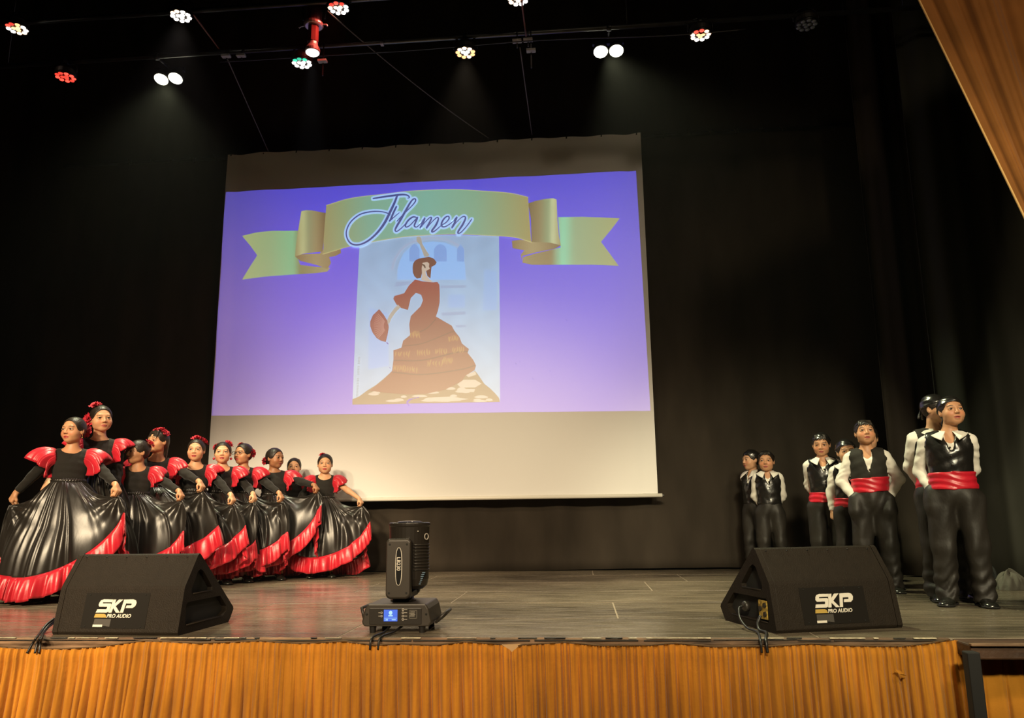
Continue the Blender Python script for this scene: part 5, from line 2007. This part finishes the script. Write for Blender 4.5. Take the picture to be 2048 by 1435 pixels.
def dress(sp, root, hf, H, s, wd, arms, SH, torso, arm, nb):
    ZW = 0.640 * H
    # ---- bodice with long sleeves
    lo = np.array([-0.2 * s, -0.13, ZW - 0.05])
    hi = np.array([0.2 * s, 0.15, 0.86 * H])
    for A in arms:
        lo = np.minimum(lo, np.minimum(A[2], A[3]) - 0.05)
        hi = np.maximum(hi, np.maximum(A[2], A[3]) + 0.05)
    h = 0.0085
    fd = Field(axis(lo[0], hi[0], h), axis(lo[1], hi[1], h), axis(lo[2], hi[2], h))
    torso(fd, 0.007)
    # waist cut applies to the torso only
    fd.plane((0, 0, ZW - 0.012), (0, 0, -1))
    for A in arms:
        f2 = Field(fd.x, fd.y, fd.z)
        arm(f2, A, 0.006)
        sg, sh, el, wr, t = A
        fo = (wr - el) / np.linalg.norm(wr - el)
        if sp.get('short') and sg > 0:
            up = (el - sh) / np.linalg.norm(el - sh)
            f2.plane(sh + up * 0.05 * s, up)
        else:
            f2.plane(wr - fo * 0.022 * s, fo)
        a, b = fd.F, f2.F
        k = 0.02
        hq = np.clip(0.5 + 0.5 * (a - b) / k, 0, 1)
        fd.F = a * (1 - hq) + b * hq - k * hq * (1 - hq)
    nd = sp.get('neck', 0.055)
    fd.ell((nb[0], -0.045, 0.815 * H + 0.01), (0.068 * s + 0.2 * nd, 0.085, nd), 0.008, 's')
    fd.ell((nb[0], 0.02, 0.83 * H), (0.058 * s, 0.07, 0.045), 0.008, 's')
    fd.wrinkle(0.0022, lambda X, Y, Z: np.sin(X * 30 + Z * 70) * np.sin(Z * 45 - X * 25 + Y * 30))
    V, Q = fd.mesh()
    np_mesh('bodice', V, Q, knit_black, root)

    # ---- skirt held out by the hands
    rs = np.random.default_rng(sp.get('seed', 1))
    ph = rs.uniform(0, 2 * pi, 12)
    rw = np.array([0.106 * s * wd, 0.084 * s * wd])
    hemz = sp.get('hemz', 0.20) * s
    AX, BY = sp.get('flare', (0.40, 0.27))
    AX, BY = AX * s, BY * s
    grips = []
    for A in arms:
        sg, sh, el, wr, t = A
        fo = (wr - el) / np.linalg.norm(wr - el)
        g = wr + (fo * 0.45 + np.array([0.05 * sg, -0.02, -0.6])) * 0.095 * s
        dr = sp.get('dropL' if sg > 0 else 'dropR', 0.36) * s
        th = atan2(g[0] / AX, -g[1] / BY)
        ho = sp.get('hemoutL' if sg > 0 else 'hemoutR', 0.03)
        grips.append((th, g, dr, sg, ho * s))
    NT, NV = 400, 36
    th = np.linspace(0, 2 * pi, NT, endpoint=False)
    dirx, diry = np.sin(th), -np.cos(th)
    W = np.stack([rw[0] * dirx, rw[1] * diry + 0.004, np.full(NT, ZW)], -1)
    Mid = np.stack([(rw[0] * 0.35 + AX * 0.62) * dirx, (rw[1] * 0.35 + BY * 0.62) * diry, np.full(NT, hemz + (ZW - hemz) * 0.50)], -1)
    BYa = np.where(diry > 0, BY * 0.62, BY)
    Mid[:, 1] *= np.where(diry > 0, 0.75, 1.0)
    Hem = np.stack([AX * dirx, BYa * diry, np.full(NT, hemz)], -1)
    wt = np.zeros(NT)
    pinch = np.zeros(NT)
    for (tg, g, dr, sg, ho) in grips:
        dl = (th - tg + pi) % (2 * pi) - pi
        w = 0.62 * np.exp(-(dl / 0.85) ** 2) + 0.38 * np.exp(-(dl / 0.20) ** 2)
        w = np.clip(w, 0, 1)
        wh = np.clip(0.72 * np.exp(-(dl / 0.75) ** 2) + 0.28 * np.exp(-(dl / 0.25) ** 2), 0, 1)
        Mid = Mid * (1 - w)[:, None] + g * w[:, None]
        hg = g + np.array([ho * sg, -0.01, -dr])
        Hem = Hem * (1 - wh)[:, None] + hg * wh[:, None]
        pinch = np.maximum(pinch, np.exp(-(dl / 0.55) ** 2))
    nf = 66
    f_th, f_w = rs.uniform(0, 2 * pi, nf), rs.uniform(0.018, 0.085, nf)
    f_a, f_d = rs.normal(0, 1, nf) * (0.008 + 0.12 * f_w), rs.normal(0, 0.10, nf)

    def ridges(th, t):
        r = 0 * th
        for k in range(nf):
            dl = (th - f_th[k] - f_d[k] * t + pi) % (2 * pi) - pi
            r = r + f_a[k] * np.exp(-(dl / (f_w[k] * (0.6 + 0.6 * t))) ** 2)
        return r
    tv = np.linspace(0, 1, NV + 1)
    G = np.zeros((NV + 1, NT, 3))
    for k, t in enumerate(tv):
        tm = 0.52
        if t < tm:
            q = t / tm
            P = W * (1 - q)[..., None] if False else W * (1 - q) + Mid * q
            # cloth swags between waist and hand; billows elsewhere
            P[:, 2] += (-0.045 * pinch + 0.05 * (1 - pinch)) * s * 4 * q * (1 - q)
        else:
            q = (t - tm) / (1 - tm)
            P = Mid * (1 - q) + Hem * q
            P[:, :2] *= (1 + 0.06 * np.sin(pi * q))
        # gathers from the waist, broad folds below
        rad = np.stack([dirx, diry, 0 * dirx], -1)
        fo = 0.0035 * np.sin(34 * th + ph[0]) * exp(-(t / 0.10) ** 2)
        fo = fo + ridges(th, t) * min(1, t * 3.0) * s
        fo = fo + 0.018 * np.sin(7 * th + ph[3] + 1.2 * t) * t * (1 - 0.6 * pinch) * s
        P = P + rad * fo[:, None]
        G[k] = P
    # wrinkles radiating from each grip
    for (tg, g, dr, sg, ho) in grips:
        d = G - g
        dist = np.sqrt(d[..., 0] ** 2 + d[..., 2] ** 2 + 0.3 * d[..., 1] ** 2) + 1e-6
        an = np.arctan2(d[..., 2], d[..., 0] * sg)
        amp = 0.013 * s * np.exp(-((dist - 0.10) / 0.13) ** 2) * (d[..., 1] < 0.12)
        G[..., 1] += amp * np.sin(an * 9 + ph[5])
    V = G.reshape(-1, 3)
    i, j = np.meshgrid(np.arange(NT), np.arange(NV))
    a, b = (j * NT + i).ravel(), (j * NT + (i + 1) % NT).ravel()
    Q = np.stack([a, a + NT, b + NT, b], -1)
    o = np_mesh('skirt', V, Q, satin_black, root)
    so = o.modifiers.new('solid', 'SOLIDIFY')
    so.thickness = 0.003
    # gathered waistband
    wb = MB()

    def wbf(u, v):
        t = 2 * pi * u
        r = 0.004 + 0.008 * sin(pi * v) + 0.0035 * sin(38 * t + 5 * v) * (0.4 + v)
        return ((rw[0] + r) * sin(t), -(rw[1] + r) * cos(t) + 0.004, ZW + 0.016 - 0.034 * v)
    wb.grid(wbf, 160, 6, True)
    wb.build('waistband', satin_black, root, smooth=True, fix=False, solid=0.003)
    # ---- ruffle
    RW = sp.get('ruffle', 0.16) * s
    NT2 = 480
    t2 = np.linspace(0, 2 * pi, NT2, endpoint=False)
    hemc = np.stack([np.interp(t2, np.append(th, 2 * pi), np.append(G[-1][:, q], G[-1][0, q])) for q in range(3)], -1)
    prevc = np.stack([np.interp(t2, np.append(th, 2 * pi), np.append(G[-7][:, q], G[-7][0, q])) for q in range(3)], -1)
    dn = hemc - prevc
    dn /= np.linalg.norm(dn, axis=1)[:, None] + 1e-9
    dn = dn * 0.75 + np.array([0, 0, -0.65])
    rad = np.stack([np.sin(t2), -np.cos(t2), 0 * t2], -1)
    dn = dn + rad * 0.22
    dn /= np.linalg.norm(dn, axis=1)[:, None]
    tang = np.roll(hemc, -1, 0) - np.roll(hemc, 1, 0)
    tang /= np.linalg.norm(tang, axis=1)[:, None] + 1e-9
    nrm = np.cross(tang, dn)
    nrm *= np.sign(np.sum(nrm * rad, 1) + 1e-9)[:, None]
    R = []
    NR = 9
    for k in range(NR + 1):
        v = k / NR
        pl = (np.sin(46 * t2 + ph[6] + 2.0 * np.sin(5 * t2)) * 0.6 + np.sin(29 * t2 + ph[7]) * 0.55 + 0.35 * np.sin(71 * t2))
        off = (0.004 + 0.014 * v) * pl * s + 0.010 * sin(pi * v) * s + 0.006
        P = hemc + dn * (RW * v * (1 + 0.03 * np.sin(19 * t2)))[:, None] + nrm * off[:, None]
        P[:, 2] = np.maximum(P[:, 2], 0.012)
        if k == 0:
            P = hemc + np.array([0, 0, 0.008]) + nrm * 0.002
        R.append(P)
    V = np.array(R).reshape(-1, 3)
    i, j = np.meshgrid(np.arange(NT2), np.arange(NR))
    a, b = (j * NT2 + i).ravel(), (j * NT2 + (i + 1) % NT2).ravel()
    o = np_mesh('hem_ruffle', V, np.stack([a, a + NT2, b + NT2, b], -1), satin_red, root)
    so = o.modifiers.new('solid', 'SOLIDIFY')
    so.thickness = 0.003
    # ---- shoulder flounces
    for A in arms:
        sg, sh, el, wr, t = A
        up = (el - sh) / np.linalg.norm(el - sh)
        fl_ = sp.get('flounce', 1.0) * s
        c = sh + np.array([-sg * 0.030 * s, 0, 0.0])
        m = MB()
        q = rs.uniform(0, 6, 4)

        def ff(u, v, sg=sg, c=c, up=up, q=q, fl_=fl_):
            al = radians(-125 + 250 * u)          # from the front armpit over the shoulder to the back
            p = c + np.array([0.010 * sg * cos(al) * s, sin(al) * 0.068 * s, cos(al) * 0.070 * s - 0.012 * s])
            o_ = np.array([sg * 1.0, sin(al) * 0.75, 0.0])
            o_ /= np.linalg.norm(o_)
            env = 0.55 + 0.45 * max(0.0, sin(pi * u)) ** 0.7
            ln = (0.170 + 0.022 * sin(4.3 * pi * u + q[0])) * fl_ * env
            n = 8
            for k in range(n):
                vv = v * (k + 0.5) / n
                dl = radians(-28 * cos(al) + 96 * vv ** 0.9)
                p = p + (o_ * cos(dl) + np.array([0, 0, -1.0]) * sin(dl)) * (ln * v / n)
            fr_ = (0.018 * sin(2 * pi * 4.6 * u + q[1]) + 0.009 * sin(2 * pi * 9.5 * u + q[2])) * v ** 0.9 * s
            fr_ += (0.0035 * sin(2 * pi * 17 * u + q[3]) + 0.004 * sin(2 * pi * 23 * u + 2 * q[0])) * (0.35 + 0.65 * v) * s
            p = p + np.array([sg * 0.8, sin(al) * 0.8, 0.35 * cos(al)]) * fr_
            return tuple(p)
        m.grid(ff, 130, 10)
        m.build('sleeve_flounce', satin_red, root, smooth=True, fix=False, solid=0.003)
    # ---- flowers and jewellery
    for (p, n, r, sd) in sp.get('flowers', ()):
        put_rose(root, hf, p, n, r, sd)
    if sp.get('earrings'):
        for sg in (-1, 1):
            w = hf.world((sg * 0.375, 0.03, -0.17))
            m = MB().tube([w, w - np.array([0, 0, 0.010])], 0.002, 5)
            m.sphere(tuple(w - np.array([0, 0, 0.020])), sp['earrings'][0], 10, 7)
            m.build('earring', sp['earrings'][1], root, smooth=True)
    if sp.get('glasses'):
        m = MB()
        for sg in (-1, 1):
            c = (sg * 0.155, -0.475, -0.005)
            pts = [hf.world((c[0] + 0.115 * cos(t) * (1 if abs(cos(t)) < .8 else .96), c[1] + 0.12 * c[0] * c[0], c[2] + 0.075 * sin(t))) for t in np.linspace(0, 2 * pi, 22)]
            m.tube(pts, 0.0022, 6)
            m.tube([hf.world((sg * 0.27, -0.455, 0.03)), hf.world((sg * 0.375, -0.20, 0.03)), hf.world((sg * 0.385, 0.05, 0.03))], 0.002, 6)
        m.tube([hf.world((-0.045, -0.48, 0.01)), hf.world((0, -0.485, 0.02)), hf.world((0.045, -0.48, 0.01))], 0.002, 6)
        m.build('spectacles', glass_frame, root, smooth=True)


def suit(sp, root, hf, H, s, wd, arms, SH, torso, arm, nb, legx, st):
    # ---- trousers
    h = 0.010
    r0 = 0.25 * s
    ZT = sp.get('belt_z', 0.570) * H
    fd = Field(axis(-r0, r0, h), axis(-0.16 * s, 0.17 * s, h), axis(0.02, ZT + 0.03, h))
    fd.ell((0, 0.004, 0.530 * H), (0.132 * s * wd, 0.108 * s * wd, 0.120 * s), 0.03)
    fd.ell((0, 0.0, 0.580 * H), (0.114 * s * wd, 0.088 * s * wd, 0.10 * s), 0.03)
    for sg in (-1, 1):
        hipj = (sg * legx * 1.05, 0.0, 0.49 * H)
        kn = (sg * legx * (1.08 + 0.15 * st), -0.012, 0.27 * H)
        an = (sg * legx * (1.10 + 0.3 * st), 0.012, 0.030)
        fd.cap(hipj, kn, 0.090 * s * wd, 0.070 * s * wd, 0.03)
        fd.cap(kn, an, 0.067 * s * wd, 0.064 * s, 0.02)
        fd.cap((an[0], 0, 0.10), (an[0], -0.022 * s, 0.045), 0.052 * s, 0.056 * s, 0.02)
    for A in arms:
        if sp.get('pockets') or (A[0] < 0 and sp.get('pocketR')):
            fd.cap(A[3] + np.array([0, 0, -0.01]), A[3] + np.array([-A[0] * 0.012, -0.012, -0.10 * s]), 0.046 * s, 0.064 * s, 0.03)
    fd.plane((0, 0, ZT), (0, 0, 1))
    fd.plane((0, 0, 0.026), (0, 0.25, -1))
    q = np.random.default_rng(sp.get('seed', 1)).uniform(0, 6, 6)
    fd.wrinkle(0.0085 * s, lambda X, Y, Z: 0.8 * np.sin(Z * 75 + 18 * np.abs(X) + q[0] + 3 * np.sin(Y * 14 + X * 30)) * np.exp(-((Z - 0.12) / 0.12) ** 2)
               + 0.55 * np.sin(Z * 24 - 34 * X + q[1]) * np.sin(X * 20 + Y * 22 + q[2]) + 0.35 * np.sin(X * 55 + q[3]))
    V, Q = fd.mesh()
    np_mesh('trousers', V, Q, trouser_m, root)
    m = MB()
    m.grid(lambda u, v: (0.1175 * s * wd * sin(2 * pi * u), -0.094 * s * wd * cos(2 * pi * u), ZT - 0.012 + 0.03 * v), 48, 3, True)
    m.build('belt', mat('belt_black', (0.01, 0.009, 0.008), 0.4), root, smooth=True, fix=False, solid=0.006)
    # ---- shirt
    lo = np.array([-0.22 * s, -0.14 * s, ZT - 0.03])
    hi = np.array([0.22 * s, 0.17 * s, 0.86 * H])
    for A in arms:
        lo = np.minimum(lo, np.minimum(A[2], A[3]) - 0.06)
        hi = np.maximum(hi, np.maximum(A[2], A[3]) + 0.06)
    h = 0.009
    fd = Field(axis(lo[0], hi[0], h), axis(lo[1], hi[1], h), axis(lo[2], hi[2], h))
    torso(fd, 0.008)
    fd.plane((0, 0, ZT - 0.005), (0, 0, -1))
    for A in arms:
        sg, sh, el, wr, t = A
        f2 = Field(fd.x, fd.y, fd.z)
        arm(f2, A, 0.010, 0.011)
        fo = (wr - el) / np.linalg.norm(wr - el)
        f2.plane(wr - fo * 0.004, fo)
        a, b = fd.F, f2.F
        k = 0.02
        hq = np.clip(0.5 + 0.5 * (a - b) / k, 0, 1)
        fd.F = a * (1 - hq) + b * hq - k * hq * (1 - hq)
    fd.ell((nb[0], -0.075, 0.815 * H), (0.038 * s, 0.06, 0.075 * s), 0.006, 's')
    fd.ell((nb[0], 0.01, 0.845 * H), (0.055, 0.06, 0.05), 0.006, 's')
    fd.wrinkle(0.0030, lambda X, Y, Z: np.sin(Z * 62 + X * 28 + q[4]) * np.sin(Z * 27 - X * 33 + Y * 20 + q[5]) + 0.9 * np.sin(Z * 130 + 60 * np.abs(X) + 3 * np.sin(Z * 21 + Y * 30)) * (0.5 + 0.5 * np.sin(Z * 24 + q[4])))
    V, Q = fd.mesh()
    np_mesh('shirt', V, Q, shirt_m, root)
    # ---- waistcoat
    ZV = sp.get('vest_z', 0.555) * H
    fd = Field(axis(-0.19 * s * wd - 0.03, 0.19 * s * wd + 0.03, h), axis(-0.15 * s, 0.16 * s, h), axis(ZV - 0.02, 0.85 * H, h))
    torso(fd, 0.018)
    fd.plane((0, 0, ZV), (0, 0, -1))
    for A in arms:
        sg, sh, el, wr, t = A
        d = (el - sh) / np.linalg.norm(el - sh)
        fd.cap(sh + np.array([sg * 0.012, 0, 0.008]), sh + d * 0.10, 0.052 * s, 0.050 * s, 0.006, 's')
        fd.plane(sh + np.array([sg * 0.012 * s, 0, 0]), (sg, 0, 0.25))
    vd = sp.get('vneck', 0.105) * s
    zt = 0.800 * H + 0.03
    for k in range(8):
        v = k / 7
        fd.ell((nb[0], -0.105, zt - (vd + 0.03) * v), (0.052 * s * (1 - v) + 0.006, 0.085, 0.025), 0.01, 's')
    fd.ell((nb[0], 0.01, 0.845 * H), (0.062, 0.075, 0.06), 0.008, 's')
    fd.wrinkle(0.0022, lambda X, Y, Z: np.sin(Z * 55 + X * 30 + q[2]) * np.sin(X * 48 - Z * 22 + q[3]) + 0.5 * np.sin(Z * 90 - 40 * X + q[0]))
    V, Q = fd.mesh()
    vest = np_mesh('waistcoat', V, Q, vest_matte if sp.get('matte') else vest_satin, root)
    for k in range(sp.get('buttons', 3)):
        z = zt - vd - 0.035 - k * 0.058 * s
        yb_ = V[(np.abs(V[:, 0]) < 0.02) & (np.abs(V[:, 2] - z) < 0.012)]
        if len(yb_):
            MB().sphere((0.006, float(yb_[:, 1].min()) - 0.001, z), (0.0065, 0.003, 0.0065), 10, 6).build('button', iris_m, vest, smooth=True)
    # ---- sash
    if sp.get('sash', True):
        z0, z1 = sp.get('sash_z', (0.525, 0.590))
        z0, z1 = z0 * H, z1 * H
        fd = Field(axis(-0.2 * s * wd, 0.2 * s * wd, 0.008), axis(-0.16 * s, 0.17 * s, 0.008), axis(z0 - 0.02, z1 + 0.02, 0.006))
        torso(fd, 0.027)
        fd.F = fd.F.copy()
        tl = sp.get('sash_tilt', 0.0)
        fd.plane((0, 0, z1), (-tl, 0, 1))
        fd.plane((0, 0, z0), (tl, 0, -1))
        fd.wrinkle(0.0025, lambda X, Y, Z: np.sin(Z * 150 + 12 * X + q[1] + 2 * np.sin(X * 21)))
        V, Q = fd.mesh()
        np_mesh('sash', V, Q, sash_red, root)
    # ---- collar
    if sp.get('collar', True):
        m = MB()
        tip = sp.get('tip', 0.055) * s

        def cf(u, v, off=0.0):
            al = radians(24 + 312 * u)
            front = max(0.0, 1 - min(u, 1 - u) / 0.20)
            zi = nb[2] + 0.030 + 0.010 * (1 - front)
            ri = 0.050 * s ** 0.5
            ro = ri + 0.040 * v * (1 + 0.25 * front)
            z = zi + 0.004 * sin(pi * v) - (0.020 + tip * front ** 1.3 * 0.9) * v
            x = nb[0] + ro * sin(al) * (1.0 + 0.25 * v)
            y = -ro * cos(al) * (1.0 + 0.30 * v * front) - 0.004 - 0.024 * front * v + 0.010
            return (x, y, z)
        m.grid(cf, 44, 5)
        m.build('collar', shirt_m, root, smooth=True, fix=False, solid=0.004)
    # ---- headscarf
    if sp.get('scarf', True):
        tl = sp.get('scarf_front', 0.235)

        def sc(p):
            d = skull(p, 0.050)
            pl = tl + (p[1] + 0.35) * -0.34 - p[2]
            d = smax(d, pl, 0.012)
            d = d + 0.012 * np.sin(p[0] * 9 + p[2] * 14 + q[0]) * np.sin(p[1] * 8 + p[2] * 10 + q[1]) + 0.006 * np.sin(p[2] * 34 + 6 * p[0] + q[2])
            d = smin(d, e_ell(p, (0.05, 0.52, 0.03), (0.09, 0.06, 0.06)), 0.03)
            d = smin(d, e_cap(p, (0.05, 0.54, 0.03), (0.17, 0.60, -0.28), 0.04, 0.05), 0.02)
            d = smin(d, e_cap(p, (0.03, 0.54, 0.03), (-0.08, 0.60, -0.25), 0.04, 0.05), 0.02)
            return d
        hm_ = hf.hh * 0.70
        hfd = Field(axis(hf.c[0] - hm_, hf.c[0] + hm_, 0.0055), axis(hf.c[1] - hm_, hf.c[1] + hm_, 0.0055), axis(hf.c[2] - hm_ * .7, hf.c[2] + hm_, 0.0055))
        add_head(hfd, hf, sc, 0.72, 0.0)
        V, Q = hfd.mesh()
        np_mesh('headscarf', V, Q, vest_satin, root)


# ------------------------------------------------------------------ the cast, placed from the photograph
def place(px_top, py_top, Y):
    q = at(px_top, py_top, Y)
    return q[0], q[2]


def G(label, hx, top, Y, handL, handR=None, dyL=-0.06, **kw):
    x, H = place(hx, top, Y)
    sp = dict(kind='girl', label=label, x=x, y=Y, H=H)
    sp['handL'] = ('w', at(handL[0], handL[1], Y + dyL))
    if handR is None:
        s = H / 1.35
        sp['handR'] = ('l', np.array([-0.29 * s, -0.06, 0.55 * H]))
    else:
        sp['handR'] = ('w', at(handR[0], handR[1], Y - 0.04))
        sp['show_right'] = True
    sp.update(kw)
    return make_person(sp)


TAN, LIGHT, DARK, MIDT = (0.54, 0.27, 0.14), (0.60, 0.325, 0.18), (0.32, 0.145, 0.068), (0.48, 0.235, 0.12)
if True:
    G('girl in black and red ruffled dress standing furthest left, in front of the others', 150, 832, 5.95, (244, 996), (22, 1006), yaw=-38, pitch=2, hh=0.212, fine=0.0036,
      tone=TAN, lean=0.0, neck=0.045, dropL=0.10, dropR=0.36, hemoutL=0.05, hemoutR=0.02, hemz=0.17, flare=(0.36, 0.27), flounce=1.15, seed=3,
      earrings=(0.005, gold_m), flowers=[((0.10, 0.56, 0.05), (0.3, 1, 0), 0.05, 1)], bun_at=(0, 0.46, 0.05), hairline=0.03)
    G('tallest girl in red ruffles, standing behind the furthest left girl', 205, 809, 6.25, (226, 1012), yaw=16, pitch=0, hh=0.222, tone=LIGHT, fine=0.0038, neck=0.028, flounce=0.74, seed=5, round=1.0, wd=1.0,
      roll=-4, flowers=[((-0.36, 0.16, -0.02), (-1, -0.4, 0.1), 0.058, 2), ((-0.14, 0.12, 0.50), (-0.3, -0.3, 1), 0.052, 3)], lips=(0.5, 0.13, 0.11), dropL=0.2)
    G('short girl in red ruffles turned left, face half behind a red sleeve', 280, 878, 6.50, (370, 1000), yaw=-62, pitch=0, tone=MIDT, lean=-0.01, neck=0.055, hh=0.205, dropL=0.28, hemoutL=0.03, seed=8,
      flowers=[((0.14, 0.42, 0.36), (0.3, 0.6, 0.7), 0.045, 1)], bun_at=(0.0, 0.44, 0.2), flare=(0.38, 0.25))
    G('girl with fringe and long hair under a red flower crown', 318, 858, 6.80, (399, 974), yaw=-48, pitch=4, tone=TAN, long_hair=True, bun=False, bangs=0.14, neck=0.05, dropL=0.30, hemoutL=0.14, seed=11, round=0.9,
      flowers=[((-0.12, 0.0, 0.47), (-0.2, -0.3, 1), 0.045, 2), ((0.10, 0.02, 0.48), (0.2, -0.2, 1), 0.045, 3), ((0.28, 0.10, 0.36), (0.7, 0.0, 0.7), 0.042, 1)], flare=(0.38, 0.24))
    G('girl with big red flower on top of her hair, at the screen left edge', 394, 876, 7.10, (466, 1004), yaw=-12, pitch=2, tone=LIGHT, neck=0.062, dropL=0.20, hemoutL=0.12, seed=14, bun_at=(0.05, 0.30, 0.42),
      flowers=[((-0.02, 0.10, 0.52), (0, -0.3, 1), 0.052, 1), ((0.24, 0.20, 0.42), (0.6, 0.1, 0.8), 0.048, 3)], flare=(0.38, 0.24), hairline=0.0)
    G('girl with two red flowers and dangling red earrings', 447, 882, 7.35, (506, 997), yaw=-4, pitch=4, tone=LIGHT, neck=0.066, dropL=0.36, hemoutL=0.02, seed=17,
      earrings=(0.012, rose_red), flowers=[((-0.30, 0.10, 0.30), (-0.8, -0.3, 0.6), 0.040, 2), ((0.24, 0.06, 0.42), (0.6, -0.3, 0.7), 0.046, 1)], flare=(0.37, 0.24))
    G('girl wearing dark glasses with a red flower behind her ear', 488, 885, 7.58, (561, 997), yaw=-46, pitch=4, tone=MIDT, glasses=True, neck=0.05, dropL=0.30, hemoutL=0.05, seed=20, mouth=0.5,
      flowers=[((0.30, 0.28, 0.05), (0.9, 0.4, 0.1), 0.046, 3), ((-0.20, -0.05, 0.46), (-0.3, -0.4, 0.9), 0.030, 1)], flare=(0.38, 0.24))
    G('dark haired girl turning her head right, red flower at her bun', 551, 894, 7.82, (644, 983), dyL=-0.10, yaw=46, pitch=2, tone=DARK, neck=0.026, dropL=0.15, hemoutL=0.03, seed=23, wd=1.05, flounce=1.05,
      bun_at=(-0.10, 0.48, -0.10), flowers=[((-0.22, 0.44, -0.10), (-0.8, 0.4, 0), 0.042, 2)], flare=(0.40, 0.25), lips=(0.25, 0.05, 0.045), hand_follow=0.6)
    G('girl mostly hidden behind a red sleeve, next to last on the right', 589, 914, 8.25, (640, 1040), yaw=-4, pitch=2, tone=LIGHT, neck=0.045, seed=26, flare=(0.30, 0.20), dropL=0.25, flounce=0.7,
      flowers=[((0.2, 0.12, 0.38), (0.5, 0, 0.8), 0.025, 1)], hh=0.195)
    G('girl furthest right in the row, bare left arm holding out her skirt', 651, 906, 8.10, (725, 1010), yaw=-2, pitch=3, tone=LIGHT, neck=0.058, short=True, dropL=0.17, hemoutL=0.08, hemz=0.15, seed=29, wd=0.96,
      flowers=[((-0.14, 0.02, 0.46), (-0.2, -0.4, 0.9), 0.036, 3)], flare=(0.40, 0.24), hairline=-0.02, flounce=1.0)


def BK(x, Y, H, side, back=0.115, up=0.525, out=0.05):
    s = H / 1.35
    return ('l', np.array([side * out * s, back * s, up * H]))


def Bo(label, hx, top, Y, hr='back', hl='back', **kw):
    x, H = place(hx, top, Y)
    s = H / 1.35
    sp = dict(kind='boy', label=label, x=x, y=Y, H=H)
    for side, key, how in ((-1, 'handR', hr), (1, 'handL', hl)):
        if how == 'back':
            sp[key] = BK(x, Y, H, side)
        elif how == 'pocket':
            sp[key] = ('l', np.array([side * 0.128 * s, -0.045 * s, 0.535 * H]))
        elif how == 'side':
            sp[key] = ('l', np.array([side * 0.124 * s, -0.012 * s, 0.535 * H]))
        elif how == 'down':
            sp[key] = ('l', np.array([side * 0.165 * s, 0.02 * s, 0.500 * H]))
    sp.update(kw)
    return make_person(sp)


if True:
    Bo('boy in headscarf seen in profile, furthest left of the boys', 1502, 898, 8.20, yaw=-58, turn=-40, tone=LIGHT, seed=3, sash=False, round=1.0, tip=0.07)
    Bo('small boy in shiny waistcoat without sash, hands behind his back', 1531, 900, 7.95, yaw=-8, pitch=3, tone=TAN, seed=4, sash=False, scarf=True, scarf_front=0.36, bangs=0.30, vneck=0.075, poleR=(-1, 0.15, -0.25), poleL=(1, 0.15, -0.25), vest_z=0.56, wd=0.98)
    Bo('boy in headscarf and red sash looking down, third from the left', 1640, 864, 7.20, yaw=-4, pitch=-8, tone=TAN, seed=5, bangs=0.24, scarf_front=0.28, vneck=0.07, wd=1.02)
    Bo('boy in headscarf smiling, half hidden by the boy with hands in pockets', 1690, 877, 6.85, yaw=12, roll=-5, tone=LIGHT, seed=6, hr='down', vneck=0.09)
    Bo('boy whose face only peeks out behind the boy with hands in pockets', 1733, 850, 6.72, yaw=0, tone=LIGHT, seed=7, wd=0.95, vneck=0.09)
    Bo('boy with hands in pockets in matte waistcoat and wide red sash', 1727, 838, 6.40, hr='pocket', hl='pocket', pockets=True, yaw=10, pitch=12, tone=TAN, seed=8, matte=True, scarf_front=0.32, bangs=0.22, sash_z=(0.565, 0.650), sash_tilt=0.06, belt_z=0.585, vneck=0.135, collar=False, vest_z=0.57,
       mouth=1.0, fine=0.0038, buttons=2, poleR=(-0.9, 0.5, -0.2), poleL=(1, 0.4, -0.2), wd=1.04)
    Bo('boy in headscarf turned away, behind the boy furthest right', 1857, 788, 5.78, yaw=62, turn=20, tone=LIGHT, seed=9, lean=0.03, hr='back', matte=True)
    Bo('tall boy furthest right in shiny waistcoat and broad red sash', 1884, 792, 5.50, lean=0.042, hr='side', hl='back', pocketR=True, yaw=24, pitch=9, tone=TAN, seed=10, sash_z=(0.540, 0.625), vneck=0.075, mouth=0.9, fine=0.0036, scarf_front=0.25, wd=1.06, tip=0.05, round=0.8, stance=0.9)


# ================================================================== STAGE HAZE
hz = MB().box((-1.5, (EDGE + WALL) / 2 + 0.1, 4.06), (14.0, WALL - EDGE - 0.1, 8.0)).build('stage_haze', None)
hm = bpy.data.materials.new('haze')
hm.use_nodes = True
nt = hm.node_tree
nt.nodes.remove(nt.nodes['Principled BSDF'])
vol = nt.nodes.new('ShaderNodeVolumeScatter')
vol.inputs['Color'].default_value = (1, 1, 1, 1)
vol.inputs['Density'].default_value = 0.0007
vol.inputs['Anisotropy'].default_value = 0.3
nt.links.new(vol.outputs[0], nt.nodes['Material Output'].inputs['Volume'])
hz.data.materials.append(hm)
tag(hz, 'thin theatrical haze hanging in the air above the stage', 'haze', kind='stuff')
# the picture and the small lenses are seen directly; the real lamps do the lighting
for m_ in bpy.data.materials:
    try:
        m_.cycles.emission_sampling = 'NONE'
    except Exception:
        pass
